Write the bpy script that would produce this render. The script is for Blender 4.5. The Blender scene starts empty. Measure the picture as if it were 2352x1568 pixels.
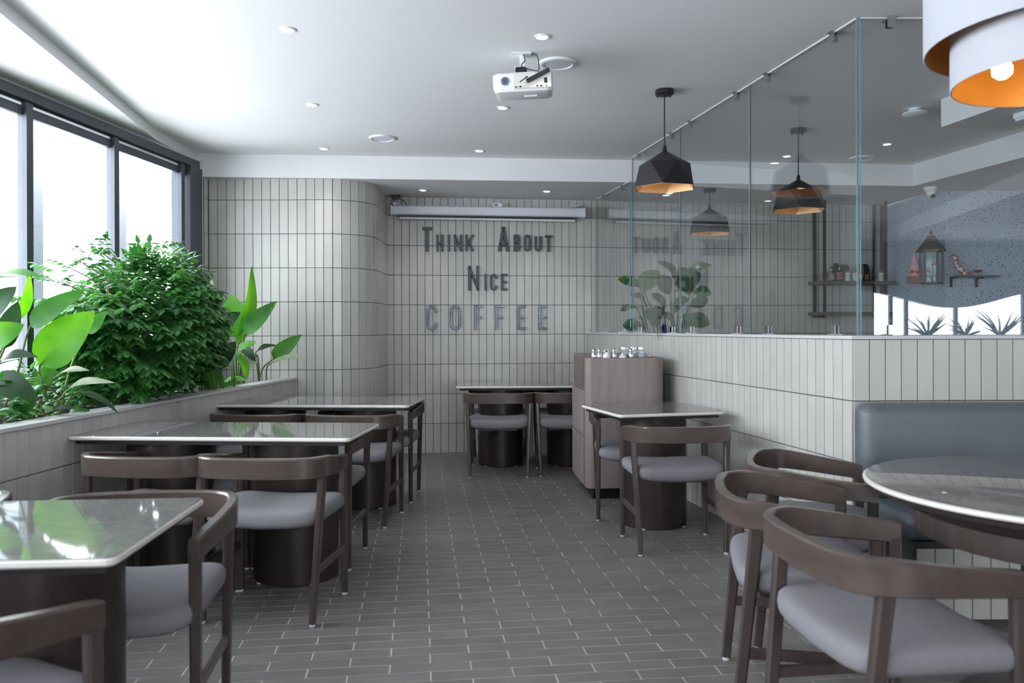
import bpy, bmesh, math, random
from mathutils import Vector, Matrix
R = math.radians
PI = math.pi
rnd = random.Random(7)
SC = bpy.context.scene
COL = SC.collection

# ------------------------------------------------------------------ camera, sky, exposure
F, CX, HY, EYE, ROLL = 1829.0, 1176.0, 755.0, 1.275, 0.003
cam_d = bpy.data.cameras.new('camera')
cam = bpy.data.objects.new('camera', cam_d)
COL.objects.link(cam)
cam.location = (0, 0, EYE)
cam.rotation_euler = (PI / 2, ROLL, 0)
cam_d.sensor_width = 36
cam_d.lens = 36 * F / 2352
cam_d.shift_y = -(784 - HY) / 2352
cam_d.clip_start = 0.05
cam_d.dof.use_dof = True
cam_d.dof.focus_distance = 6.2
cam_d.dof.aperture_fstop = 3.2
SC.camera = cam

w = bpy.data.worlds.new('overcast_sky')
SC.world = w
w.use_nodes = True
bgn = w.node_tree.nodes['Background']
bgn.inputs[0].default_value = (0.875, 0.915, 1.0, 1)
bgn.inputs[1].default_value = 5.0
SC.view_settings.view_transform = 'Standard'
SC.view_settings.look = 'None'
SC.view_settings.gamma = 1
SC.view_settings.use_curve_mapping = False
SC.view_settings.exposure = 1.5
SC.cycles.use_denoising = True
SC.cycles.max_bounces = 10
SC.cycles.diffuse_bounces = 6
SC.cycles.glossy_bounces = 5
SC.cycles.transmission_bounces = 8
SC.cycles.transparent_max_bounces = 16
SC.cycles.sample_clamp_indirect = 8
SC.cycles.caustics_reflective = False
SC.cycles.caustics_refractive = False


def portal(loc, sx, sy, direction):
    l = bpy.data.lights.new('window_portal', 'AREA')
    l.shape = 'RECTANGLE'
    l.size, l.size_y = sx, sy
    l.cycles.is_portal = True
    o = bpy.data.objects.new('window_portal', l)
    COL.objects.link(o)
    o.location = loc
    o.rotation_euler = Vector(direction).to_track_quat('-Z', 'Y').to_euler()


# left window line: X = -2.977 + .11 (Y - 4.63)
def winx(y):
    return -2.977 + 0.11 * (y - 4.63)


portal((winx(1.4) - 0.06, 1.4, 1.83), 11.2, 1.75, (1, -0.11, 0))
portal((7.45, -4.62, 1.3), 3.0, 1.1, (0, 1, 0))
portal((2.5, -4.62, 1.75), 2.6, 1.9, (0, 1, 0))


# ------------------------------------------------------------------ photo point -> world point at a given distance
def at(px, py, d):
    a = (px - CX) / F
    b = (HY - py) / F
    return Vector(((a + b * ROLL) * d, d, EYE + (b - a * ROLL) * d))


def flat(px, py, z):
    a = (px - CX) / F
    b = (HY - py) / F
    d = (z - EYE) / (b - a * ROLL)
    return Vector(((a + b * ROLL) * d, d, z))


# ------------------------------------------------------------------ materials
def lin(c):
    return tuple((x / 255 / 12.92 if x / 255 <= 0.04045 else ((x / 255 + 0.055) / 1.055) ** 2.4) for x in c)


MATS = {}


def mat(name, rgb, rough=0.5, metal=0.0, var=0.06, scale=6.0, stretch=(1, 1, 1), bump=0.0, rand=0.0, spec=0.5,
        detail=4, coat=0.0, bscale=None):
    m = bpy.data.materials.new(name)
    m.use_nodes = True
    nt = m.node_tree
    N, L = nt.nodes, nt.links
    b = N['Principled BSDF']
    c = lin(rgb)
    tc = N.new('ShaderNodeTexCoord')
    mp = N.new('ShaderNodeMapping')
    mp.inputs['Scale'].default_value = stretch
    L.new(tc.outputs['Object'], mp.inputs['Vector'])
    oi = N.new('ShaderNodeObjectInfo')
    ad = N.new('ShaderNodeVectorMath')
    ad.operation = 'MULTIPLY_ADD'
    cb = N.new('ShaderNodeCombineXYZ')
    for i in range(3):
        L.new(oi.outputs['Random'], cb.inputs[i])
    L.new(cb.outputs[0], ad.inputs[0])
    ad.inputs[1].default_value = (37, 51, 23)
    L.new(mp.outputs[0], ad.inputs[2])
    no = N.new('ShaderNodeTexNoise')
    no.inputs['Scale'].default_value = scale
    no.inputs['Detail'].default_value = detail
    L.new(ad.outputs[0], no.inputs['Vector'])
    rp = N.new('ShaderNodeValToRGB')
    rp.color_ramp.elements[0].position = 0.3
    rp.color_ramp.elements[1].position = 0.72
    rp.color_ramp.elements[0].color = (*[x * (1 - var) for x in c], 1)
    rp.color_ramp.elements[1].color = (*[min(1, x * (1 + var)) for x in c], 1)
    L.new(no.outputs['Fac'], rp.inputs[0])
    out = rp.outputs[0]
    if rand:
        mr = N.new('ShaderNodeMapRange')
        mr.inputs['To Min'].default_value = 1 - rand
        mr.inputs['To Max'].default_value = 1 + rand
        L.new(oi.outputs['Random'], mr.inputs['Value'])
        vm = N.new('ShaderNodeVectorMath')
        vm.operation = 'SCALE'
        L.new(out, vm.inputs[0])
        L.new(mr.outputs[0], vm.inputs['Scale'])
        out = vm.outputs[0]
    L.new(out, b.inputs['Base Color'])
    b.inputs['Roughness'].default_value = rough
    b.inputs['Metallic'].default_value = metal
    b.inputs['Specular IOR Level'].default_value = spec
    b.inputs['Coat Weight'].default_value = coat
    b.inputs['Coat Roughness'].default_value = 0.15
    if bump:
        bp = N.new('ShaderNodeBump')
        bp.inputs['Strength'].default_value = bump
        bp.inputs['Distance'].default_value = 0.004
        n2 = no
        if bscale:
            n2 = N.new('ShaderNodeTexNoise')
            n2.inputs['Scale'].default_value = bscale
            n2.inputs['Detail'].default_value = 3
            L.new(ad.outputs[0], n2.inputs['Vector'])
        L.new(n2.outputs['Fac'], bp.inputs['Height'])
        L.new(bp.outputs[0], b.inputs['Normal'])
    MATS[name] = m
    return m


def emit(name, rgb, strength):
    m = bpy.data.materials.new(name)
    m.use_nodes = True
    nt = m.node_tree
    b = nt.nodes['Principled BSDF']
    tc = nt.nodes.new('ShaderNodeTexNoise')
    tc.inputs['Scale'].default_value = 3
    rp = nt.nodes.new('ShaderNodeValToRGB')
    c = lin(rgb)
    rp.color_ramp.elements[0].color = (*[x * 0.95 for x in c], 1)
    rp.color_ramp.elements[1].color = (*c, 1)
    nt.links.new(tc.outputs['Fac'], rp.inputs[0])
    nt.links.new(rp.outputs[0], b.inputs['Emission Color'])
    b.inputs['Emission Strength'].default_value = strength
    b.inputs['Base Color'].default_value = (0.6, 0.6, 0.6, 1)
    MATS[name] = m
    return m


def glass(name, tint, f0=0.04, rough=0.0, gain=1.0):
    """clear pane: see-through with a Schlick surface reflection on either face"""
    m = bpy.data.materials.new(name)
    m.use_nodes = True
    nt = m.node_tree
    N, L = nt.nodes, nt.links
    N.remove(N['Principled BSDF'])
    lw = N.new('ShaderNodeLayerWeight')
    lw.inputs['Blend'].default_value = 0.5
    pw = N.new('ShaderNodeMath')
    pw.operation = 'POWER'
    pw.inputs[1].default_value = 5
    L.new(lw.outputs['Facing'], pw.inputs[0])
    ma = N.new('ShaderNodeMath')
    ma.operation = 'MULTIPLY_ADD'
    ma.inputs[1].default_value = (1 - f0) * gain
    ma.inputs[2].default_value = f0 * gain
    L.new(pw.outputs[0], ma.inputs[0])
    tr = N.new('ShaderNodeBsdfTransparent')
    tr.inputs[0].default_value = (*tint, 1)
    gl = N.new('ShaderNodeBsdfGlossy')
    gl.inputs['Roughness'].default_value = rough
    gl.inputs[0].default_value = (1, 1, 1, 1)
    mx = N.new('ShaderNodeMixShader')
    L.new(ma.outputs[0], mx.inputs[0])
    L.new(tr.outputs[0], mx.inputs[1])
    L.new(gl.outputs[0], mx.inputs[2])
    L.new(mx.outputs[0], N['Material Output'].inputs[0])
    MATS[name] = m
    return m


def leafmat(name, rgb_a, rgb_b, trans=0.35, rough=0.35, scale=5.0):
    m = bpy.data.materials.new(name)
    m.use_nodes = True
    nt = m.node_tree
    N, L = nt.nodes, nt.links
    b = N['Principled BSDF']
    geo = N.new('ShaderNodeNewGeometry')
    no = N.new('ShaderNodeTexNoise')
    no.inputs['Scale'].default_value = scale
    no.inputs['Detail'].default_value = 3
    L.new(geo.outputs['Position'], no.inputs['Vector'])
    rp = N.new('ShaderNodeValToRGB')
    rp.color_ramp.elements[0].position = 0.32
    rp.color_ramp.elements[1].position = 0.68
    rp.color_ramp.elements[0].color = (*lin(rgb_a), 1)
    rp.color_ramp.elements[1].color = (*lin(rgb_b), 1)
    L.new(no.outputs['Fac'], rp.inputs[0])
    L.new(rp.outputs[0], b.inputs['Base Color'])
    b.inputs['Roughness'].default_value = rough
    b.inputs['Specular IOR Level'].default_value = 0.35
    tl = N.new('ShaderNodeBsdfTranslucent')
    hs = N.new('ShaderNodeHueSaturation')
    hs.inputs['Hue'].default_value = 0.48
    hs.inputs['Saturation'].default_value = 1.15
    hs.inputs['Value'].default_value = 1.35
    L.new(rp.outputs[0], hs.inputs['Color'])
    L.new(hs.outputs[0], tl.inputs[0])
    mx = N.new('ShaderNodeMixShader')
    mx.inputs[0].default_value = trans
    L.new(b.outputs[0], mx.inputs[1])
    L.new(tl.outputs[0], mx.inputs[2])
    L.new(mx.outputs[0], N['Material Output'].inputs[0])
    MATS[name] = m
    return m


def marble(name, rgb, vein):
    m = mat(name, rgb, rough=0.045, var=0.12, scale=2.2, detail=6)
    nt = m.node_tree
    N, L = nt.nodes, nt.links
    b = N['Principled BSDF']
    tc = N.new('ShaderNodeTexCoord')
    no = N.new('ShaderNodeTexNoise')
    no.inputs['Scale'].default_value = 2.4
    no.inputs['Detail'].default_value = 8
    no.inputs['Distortion'].default_value = 1.8
    L.new(tc.outputs['Object'], no.inputs['Vector'])
    rp = N.new('ShaderNodeValToRGB')
    e = rp.color_ramp.elements
    e[0].position, e[0].color = 0.47, (0, 0, 0, 1)
    e[1].position, e[1].color = 0.53, (0, 0, 0, 1)
    mid = e.new(0.5)
    mid.color = (0.16, 0.16, 0.16, 1)
    L.new(no.outputs['Fac'], rp.inputs[0])
    mx = N.new('ShaderNodeMix')
    mx.data_type = 'RGBA'
    old = b.inputs['Base Color'].links[0].from_socket
    L.new(rp.outputs[0], mx.inputs['Factor'])
    L.new(old, mx.inputs[6])
    mx.inputs[7].default_value = (*lin(vein), 1)
    L.new(mx.outputs[2], b.inputs['Base Color'])
    return m


def terrazzo(name):
    m = mat(name, (168, 182, 198), rough=0.45, var=0.06, scale=1.5)
    nt = m.node_tree
    N, L = nt.nodes, nt.links
    b = N['Principled BSDF']
    tc = N.new('ShaderNodeTexCoord')
    src = b.inputs['Base Color'].links[0].from_socket
    for sc_, th, colr in ((34, 0.20, (60, 66, 76)), (52, 0.2, (214, 222, 230)), (76, 0.18, (84, 92, 104))):
        vo = N.new('ShaderNodeTexVoronoi')
        vo.inputs['Scale'].default_value = sc_
        L.new(tc.outputs['Object'], vo.inputs['Vector'])
        lt = N.new('ShaderNodeMath')
        lt.operation = 'LESS_THAN'
        lt.inputs[1].default_value = th
        L.new(vo.outputs['Distance'], lt.inputs[0])
        mx = N.new('ShaderNodeMix')
        mx.data_type = 'RGBA'
        L.new(lt.outputs[0], mx.inputs['Factor'])
        L.new(src, mx.inputs[6])
        mx.inputs[7].default_value = (*lin(colr), 1)
        src = mx.outputs[2]
    L.new(src, b.inputs['Base Color'])
    return m


mat('ceiling', (226, 226, 228), 0.75, var=0.015, scale=0.6, spec=0.25)
mat('plaster', (214, 214, 214), 0.7, var=0.02, scale=1.2)
mat('tile', (186, 185, 180), 0.29, var=0.05, scale=5, rand=0.045, bump=0.12, bscale=9)
mat('grout_dark', (66, 66, 68), 0.9, var=0.08)
mat('floor_tile', (112, 109, 108), 0.38, var=0.11, scale=7, rand=0.08, bump=0.12, bscale=25)
mat('floor_grout', (192, 180, 168), 0.9, var=0.10, scale=14)
mat('stone_cap', (196, 196, 196), 0.35, var=0.03)
mat('walnut', (66, 56, 52), 0.3, var=0.2, scale=3.0, stretch=(9, 9, 1.3), detail=6, coat=0.25)
mat('rail_wood', (74, 63, 58), 0.27, var=0.18, scale=2.6, stretch=(1.5, 6, 9), detail=6, coat=0.3)
mat('ash_wood', (134, 123, 118), 0.5, var=0.16, scale=2.4, stretch=(9, 9, 0.8), detail=6)
mat('seat_fabric', (122, 120, 125), 0.8, var=0.04, scale=60, bump=0.15, bscale=420, spec=0.2)
mat('leather', (90, 96, 103), 0.42, var=0.07, scale=5, bump=0.2, bscale=120)
mat('bronze', (66, 58, 54), 0.33, metal=0.5, var=0.12, scale=2, stretch=(1, 1, 0.3))
mat('black_metal', (30, 30, 32), 0.45, metal=0.3, var=0.1)
mat('lamp_black', (36, 36, 40), 0.36, metal=0.2, var=0.05)
mat('window_metal', (74, 78, 86), 0.45, metal=0.35, var=0.06)
mat('steel', (205, 205, 208), 0.16, metal=1.0, var=0.03)
mat('chrome', (225, 226, 232), 0.08, metal=1.0, var=0.02)
mat('letter_dark', (70, 74, 78), 0.38, metal=0.6, var=0.14, scale=9)
mat('letter_bright', (88, 94, 102), 0.32, metal=0.9, var=0.45, scale=13)
mat('gold_pale', (228, 186, 136), 0.42, metal=0.25, var=0.06, scale=8)
mat('gold', (206, 136, 66), 0.4, metal=0.35, var=0.08, scale=8)
mat('white_plastic', (226, 228, 230), 0.35, var=0.02)
mat('screen_white', (214, 216, 226), 0.4, var=0.02)
mat('grey_plastic', (120, 132, 146), 0.4, var=0.05)
mat('black_plastic', (22, 22, 26), 0.4, var=0.1)
mat('shade_white', (184, 187, 194), 0.8, var=0.02, scale=40, spec=0.2)
mat('glide', (205, 214, 220), 0.4, var=0.03)
mat('concrete', (158, 164, 172), 0.8, var=0.10, scale=4, bump=0.2)
mat('soil', (58, 46, 36), 0.95, var=0.3, scale=18, bump=0.6)
mat('stem', (96, 110, 62), 0.6, var=0.2, scale=12)
mat('bark', (104, 88, 66), 0.8, var=0.25, scale=20)
mat('brass', (150, 118, 84), 0.35, metal=0.8, var=0.15)
mat('lantern_metal', (92, 88, 82), 0.5, metal=0.5, var=0.15)
mat('red_label', (168, 92, 90), 0.6, var=0.06)
mat('paper', (214, 212, 204), 0.7, var=0.04)
mat('kraft', (150, 104, 84), 0.7, var=0.1)
mat('dark_pouch', (44, 42, 46), 0.5, var=0.15)
mat('flower_red', (190, 74, 48), 0.7, var=0.25, scale=60)
mat('flower_white', (222, 220, 216), 0.7, var=0.05)
mat('flower_pink', (198, 160, 164), 0.7, var=0.1)
mat('tape_blue', (34, 34, 62), 0.4, var=0.1)
mat('shelf_wood', (92, 84, 82), 0.5, var=0.12, stretch=(1, 6, 6))
mat('side_plaster', (186, 188, 190), 0.7, var=0.03)
marble('table_marble', (108, 106, 105), (170, 166, 160))
mat('marble_edge', (212, 208, 202), 0.25, var=0.05)
terrazzo('terrazzo')
emit('downlight_glow', (255, 255, 255), 5)
emit('bulb_glow', (255, 196, 110), 1.2)
emit('bulb_bright', (255, 236, 150), 7)
glass('partition_glass', (0.935, 0.957, 0.96), 0.045, gain=1.45)
mat('glass_edge', (120, 150, 158), 0.15, var=0.1, scale=3)
glass('window_glass', (0.97, 0.985, 0.98))
glass('jar_glass', (0.90, 0.94, 0.95), 0.07)
leafmat('leaf_bright', (66, 138, 48), (100, 168, 62), 0.42, 0.5)
leafmat('leaf_mid', (46, 104, 42), (80, 142, 62), 0.4, 0.55)
leafmat('leaf_dark', (18, 46, 24), (38, 74, 40), 0.22, 0.6)
leafmat('leaf_pale', (120, 140, 110), (156, 158, 140), 0.25)
leafmat('leaf_bush', (28, 78, 38), (80, 146, 70), 0.35, 0.3, scale=4.5)
MATS['leaf_bush'].node_tree.nodes['Principled BSDF'].inputs['Specular IOR Level'].default_value = 0.6
leafmat('leaf_fig', (38, 72, 42), (74, 118, 66), 0.3)


# ------------------------------------------------------------------ mesh helpers
class MB:
    def __init__(s):
        s.v, s.f = [], []

    def add(s, verts, faces):
        o = len(s.v)
        s.v += [tuple(p) for p in verts]
        s.f += [tuple(i + o for i in q) for q in faces]

    def box(s, lo, hi, M=None):
        x0, y0, z0 = lo
        x1, y1, z1 = hi
        p = [Vector(q) for q in ((x0, y0, z0), (x1, y0, z0), (x1, y1, z0), (x0, y1, z0), (x0, y0, z1), (x1, y0, z1), (x1, y1, z1), (x0, y1, z1))]
        if M is not None:
            p = [M @ q for q in p]
        s.add(p, [(3, 2, 1, 0), (4, 5, 6, 7), (0, 1, 5, 4), (1, 2, 6, 5), (2, 3, 7, 6), (3, 0, 4, 7)])
        return s

    def bbox(s, lo, hi, r, M=None):
        """box with chamfered vertical and horizontal edges"""
        x0, y0, z0 = lo
        x1, y1, z1 = hi
        rings = []
        for z, i in ((z0, r), (z0 + r, 0), (z1 - r, 0), (z1, r)):
            a0, b0, a1, b1 = x0 + i, y0 + i, x1 - i, y1 - i
            rings.append([(a0 + r, b0, z), (a1 - r, b0, z), (a1, b0 + r, z), (a1, b1 - r, z), (a1 - r, b1, z), (a0 + r, b1, z), (a0, b1 - r, z), (a0, b0 + r, z)])
        s.loft(rings, M)
        return s

    def loft(s, rings, M=None, closed=True, caps=True):
        n = len(rings[0])
        vs = [Vector(p) for r_ in rings for p in r_]
        if M is not None:
            vs = [M @ p for p in vs]
        fs = []
        for k in range(len(rings) - 1):
            for i in range(n if closed else n - 1):
                j = (i + 1) % n
                fs.append((k * n + i, k * n + j, (k + 1) * n + j, (k + 1) * n + i))
        if caps:
            fs.append(tuple(range(n - 1, -1, -1)))
            fs.append(tuple((len(rings) - 1) * n + i for i in range(n)))
        s.add(vs, fs)
        return s

    def prism(s, poly, z0, z1):
        a = sum(poly[i][0] * poly[(i + 1) % len(poly)][1] - poly[(i + 1) % len(poly)][0] * poly[i][1] for i in range(len(poly)))
        if a < 0:
            poly = poly[::-1]
        return s.loft([[(x, y, z0) for x, y in poly], [(x, y, z1) for x, y in poly]])

    def lathe(s, prof, n=24, c=(0, 0, 0), M=None):
        rings = [[(c[0] + r * math.cos(2 * PI * i / n), c[1] + r * math.sin(2 * PI * i / n), c[2] + z) for i in range(n)] for r, z in prof]
        return s.loft(rings, M)

    def tube(s, pts, r, n=8):
        pts = [Vector(p) for p in pts]
        rings = []
        up = Vector((0, 0, 1))
        for i, p in enumerate(pts):
            t = (pts[min(i + 1, len(pts) - 1)] - pts[max(i - 1, 0)]).normalized()
            a = t.cross(up)
            if a.length < 1e-3:
                a = t.cross(Vector((1, 0, 0)))
            a.normalize()
            b = a.cross(t).normalized()
            rr = r[i] if isinstance(r, (list, tuple)) else r
            rings.append([p + rr * (math.cos(2 * PI * k / n) * a + math.sin(2 * PI * k / n) * b) for k in range(n)])
        return s.loft(rings)

    def bar(s, p0, p1, w0, d0, w1=None, d1=None, side=(1, 0, 0)):
        p0, p1 = Vector(p0), Vector(p1)
        w1 = w0 if w1 is None else w1
        d1 = d0 if d1 is None else d1
        t = (p1 - p0).normalized()
        a = Vector(side)
        a = (a - a.dot(t) * t).normalized()
        b = t.cross(a)
        rings = []
        for p, ww, dd in ((p0, w0, d0), (p1, w1, d1)):
            c = min(ww, dd) * 0.22
            h, k = ww / 2, dd / 2
            rings.append([p + x * a + y * b for x, y in ((-h + c, -k), (h - c, -k), (h, -k + c), (h, k - c), (h - c, k), (-h + c, k), (-h, k - c), (-h, -k + c))])
        return s.loft(rings)

    def mesh(s, name, m, smooth=False):
        me = bpy.data.meshes.new(name)
        me.from_pydata(s.v, [], s.f)
        me.update()
        bm = bmesh.new()
        bm.from_mesh(me)
        bmesh.ops.recalc_face_normals(bm, faces=bm.faces)
        bm.to_mesh(me)
        bm.free()
        if m:
            me.materials.append(MATS[m])
        if smooth:
            for p in me.polygons:
                p.use_smooth = True
            if smooth != 'all':
                me.set_sharp_from_angle(angle=R(38))
        return me

    def obj(s, name, m, parent=None, smooth=False):
        return link(name, s.mesh(name, m, smooth), parent)


def link(name, me, parent=None, loc=None, rz=None):
    o = bpy.data.objects.new(name, me)
    COL.objects.link(o)
    if parent:
        o.parent = parent
    if loc is not None:
        o.location = loc
    if rz is not None:
        o.rotation_euler = (0, 0, rz)
    return o


def tag(o, label=None, cat=None, group=None, kind=None):
    if label:
        o['label'] = label
    if cat:
        o['category'] = cat
    if group:
        o['group'] = group
    if kind:
        o['kind'] = kind
    return o


def thing(name, label, cat, loc=(0, 0, 0), rz=0, group=None):
    o = bpy.data.objects.new(name, None)
    COL.objects.link(o)
    o.empty_display_size = 0.05
    o.location = loc
    o.rotation_euler = (0, 0, rz)
    return tag(o, label, cat, group)


def struct(o):
    return tag(o, kind='structure')


def copy_tree(o, parent=None):
    c = o.copy()
    COL.objects.link(c)
    c.parent = parent
    for ch in o.children:
        copy_tree(ch, c)
    return c


def catmull(pts, n=6):
    out = []
    P = [Vector(p) for p in pts]
    for i in range(len(P) - 1):
        p0, p1, p2, p3 = P[max(i - 1, 0)], P[i], P[i + 1], P[min(i + 2, len(P) - 1)]
        for k in range(n):
            t = k / n
            out.append(0.5 * ((2 * p1) + (p2 - p0) * t + (2 * p0 - 5 * p1 + 4 * p2 - p3) * t * t + (3 * p1 - p0 - 3 * p2 + p3) * t ** 3))
    out.append(P[-1])
    return out


# ------------------------------------------------------------------ setting: key lines in plan
CEIL, DROP, SOFF = 2.83, 2.625, 2.755
BW0 = Vector((-1.285, 8.13))
BWD = Vector((math.cos(R(7)), math.sin(R(7))))
BWN = Vector((BWD.y, -BWD.x))


def beamy(x):
    return 7.02 + 0.087 * (x + 2.76)


REAR, RIGHT = -4.5, 9.2
# floor
fl = MB().box((-4.6, REAR - 0.1, -0.12), (RIGHT + 0.1, 10.0, -0.0018)).obj('floor', 'floor_grout')
struct(fl)
ceil_poly = [(-2.766, 7.02), (-2.77, 6.22), (-2.39, 3.75), (-1.81, 0.0), (-1.11, REAR), (6.08, REAR), (3.83, 7.6)]
# main ceiling slab
struct(MB().prism([(x, y) for x, y in ceil_poly], CEIL, CEIL + 0.15).obj('ceiling', 'ceiling'))
# soffit along the window
wl = lambda y, o=0.0: (winx(y) - 0.25 + o, y)
sof = [(-2.766, 7.02), (-2.77, 6.22), (-2.39, 3.75), (-1.81, 0.0), (-1.11, REAR), wl(REAR), wl(7.02)]
struct(MB().prism(sof, SOFF, CEIL + 0.15).obj('ceiling_window_soffit', 'ceiling'))
# lowered ceiling at the back and right
drop = [(-3.1, beamy(-3.1)), (3.83, beamy(3.83) + 0.0), (6.08, REAR), (RIGHT + 0.1, REAR), (RIGHT + 0.1, 9.9), (-3.1, 9.9)]
struct(MB().prism(drop, DROP, CEIL + 0.15).obj('ceiling_lowered', 'ceiling'))
# dropped duct box in the main ceiling
dv = Vector((0.183, -1)).normalized()
dn = Vector((1, 0.183)).normalized()
p0 = Vector((2.93, 5.43))
bx = [p0, p0 + dv * 1.2, p0 + dv * 1.2 + dn * 0.55, p0 + dn * 0.55]
struct(MB().prism([tuple(p) for p in bx], CEIL - 0.19, CEIL + 0.05).obj('ceiling_duct_box', 'plaster'))

# ------------------------------------------------------------------ tiles
TW, TH, TP = 0.0762, 0.3012, 0.0792
TV = 0.3045


def tile_mesh(name, w_, h_, t_, m, ch=0.0016, z_up=False):
    b = MB()
    x, z = w_ / 2, h_ / 2
    back = [(-x, 0, -z), (x, 0, -z), (x, 0, z), (-x, 0, z)]
    fr = [(-x + ch, -t_, -z + ch), (x - ch, -t_, -z + ch), (x - ch, -t_, z - ch), (-x + ch, -t_, z - ch)]
    if z_up:
        back = [(a, c, 0) for a, _, c in back]
        fr = [(a, c, t_) for a, _, c in fr]
    b.add(back + fr, [(4, 5, 6, 7), (0, 1, 5, 4), (1, 2, 6, 5), (2, 3, 7, 6), (3, 0, 4, 7)])
    return b.mesh(name, m)


WTILE = tile_mesh('wall_tile', TW, TH, 0.006, 'tile')


def columns(path):
    """centres and angles of tile columns along a plan polyline"""
    out = []
    seg = [(Vector(path[i]), Vector(path[i + 1])) for i in range(len(path) - 1)]
    tot = sum((b - a).length for a, b in seg)
    n = int(tot / TP + 0.02)
    for k in range(n):
        s_ = (k + 0.5) * TP
        for a, b in seg:
            L_ = (b - a).length
            if s_ <= L_:
                d = (b - a).normalized()
                out.append((a + d * s_, math.atan2(d.y, d.x)))
                break
            s_ -= L_
    return out


def lay_tiles(parent, cols, rows, limit=300):
    """rows: list of (z0, height); nearest columns first become objects, the rest one joined part"""
    k = 0
    rest = MB()
    for p, a in cols:
        for z0, h in rows:
            if k < limit:
                o = link('tile', WTILE, parent, (p.x, p.y, z0 + h / 2), a + rnd.uniform(-0.006, 0.006))
                if abs(h - TH) > 1e-4:
                    o.scale = (1, 1, h / TH)
                k += 1
            else:
                M = Matrix.Translation((p.x, p.y, z0 + h / 2)) @ Matrix.Rotation(a, 4, 'Z') @ Matrix.Diagonal((1, 1, h / TH, 1))
                rest.add([M @ v.co for v in WTILE.vertices], [tuple(q.vertices) for q in WTILE.polygons])
    if rest.v:
        tag(rest.obj('tile_field', 'tile', parent), kind='stuff')


def full_rows(top, z=0.002):
    rows = []
    while z < top - 0.03:
        h = min(TH, top - z)
        rows.append((z, h))
        z += TV
    return rows


# back wall (behind letters, on past the glass)
bwe = BW0 + BWD * 5.46
wb = MB().prism([tuple(BW0 - BWD * 0.2 - BWN * 0.002), tuple(bwe - BWN * 0.002), tuple(bwe - BWN * 0.25), tuple(BW0 - BWD * 0.2 - BWN * 0.25)], -0.05, 2.7).obj('wall_back', 'grout_dark')
struct(wb)
lay_tiles(wb, columns([BW0, bwe]), full_rows(DROP), 300)

# rounded corner wall by the window
arc = [(-2.715, 7.03), (-2.715, 7.14), (-1.69, 7.14)]
ac = Vector((-1.69, 7.56))
for i in range(1, 15):
    t = -PI / 2 + PI / 2 * i / 14
    arc.append((ac.x + 0.42 * math.cos(t), ac.y + 0.42 * math.sin(t)))
arc.append((-1.27, 8.135))
body = [(-2.96, 7.03)] + [(x - 0.002 if i < 2 else x, y + 0.002) for i, (x, y) in enumerate(arc)] + [(-1.27, 8.5), (-2.96, 8.5)]
wc = MB().prism(body, -0.05, 2.7).obj('wall_corner', 'grout_dark')
struct(wc)
cc = []
for part in (arc[0:2], arc[1:]):
    cc += columns(part)
lay_tiles(wc, cc, full_rows(DROP), 300)
# plaster pier next to the window
struct(MB().box((-2.79, 6.94, 0), (-2.722, 7.03, SOFF)).obj('wall_pier', 'plaster'))

# low partition wall (aisle side)
LW0 = Vector((0.802, 8.385))
LW1 = Vector((1.683, 3.93))
LWD = (LW1 - LW0).normalized()
LWN = Vector((LWD.y, -LWD.x))
lw = MB().prism([tuple(LW0 - LWN * 0.002), tuple(LW1 - LWN * 0.002), tuple(LW1 - LWN * 0.12), tuple(LW0 - LWN * 0.12)], -0.05, 1.218).obj('wall_partition', 'grout_dark')
struct(lw)
lay_tiles(lw, columns([LW1, LW0])[::1] and [(p, math.atan2(LWD.y, LWD.x)) for p, a in columns([LW1, LW0])], full_rows(1.22), 300)
# low partition wall (front, behind the bench)
FW0 = Vector((1.683, 3.93))
FW1 = Vector((4.4, 3.965))
FWD = (FW1 - FW0).normalized()
FWN = Vector((FWD.y, -FWD.x))
fw = MB().prism([tuple(FW0 - FWN * 0.002 + FWD * 0.004), tuple(FW1 - FWN * 0.002), tuple(FW1 - FWN * 0.12), tuple(FW0 - FWN * 0.12 + FWD * 0.004)], -0.05, 1.218).obj('wall_partition_front', 'grout_dark')
struct(fw)
lay_tiles(fw, columns([FW0, FW1]), full_rows(1.22), 300)
# stone cap on both
cb = MB()
co = LW0 + LWN * 0.012 - LWD * 0.0
ci = LW0 - LWN * 0.14
corner_o = LW1 + LWN * 0.012 + FWN * 0.012
corner_i = LW1 - LWN * 0.14 - FWN * 0.14
cb.prism([tuple(co), tuple(corner_o), tuple(FW1 + FWN * 0.012), tuple(FW1 - FWN * 0.14), tuple(corner_i), tuple(ci)], 1.219, 1.236)
struct(cb.obj('trim_1', 'stone_cap'))

# far right pillar with speckled cladding, right wall, rear wall
struct(MB().prism([(4.16, 8.83), (4.28, 7.87), (RIGHT, 8.0), (RIGHT, 9.8), (4.16, 9.8)], 0, 2.7).obj('wall_speckled', 'terrazzo'))
struct(MB().box((RIGHT, REAR, 0), (RIGHT + 0.15, 9.9, CEIL)).obj('wall_right', 'side_plaster'))
rw = MB()
y0, y1 = REAR - 0.15, REAR
rw.box((-4.4, y0, 0), (9.3, y1, 0.8))
rw.box((-4.4, y0, 2.68), (9.3, y1, CEIL + 0.1))
rw.box((-4.4, y0, 0.8), (1.2, y1, 2.68))
rw.box((3.8, y0, 0.8), (5.95, y1, 2.68))
rw.box((8.95, y0, 0.8), (9.3, y1, 2.68))
nW = 40
top = []
for i in range(nW + 1):
    x = 4.95 + 4.0 * i / nW
    top.append((x, 1.72 + 0.13 * math.sin((x - 4.9) * 2.1 - 0.2)))
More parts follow.
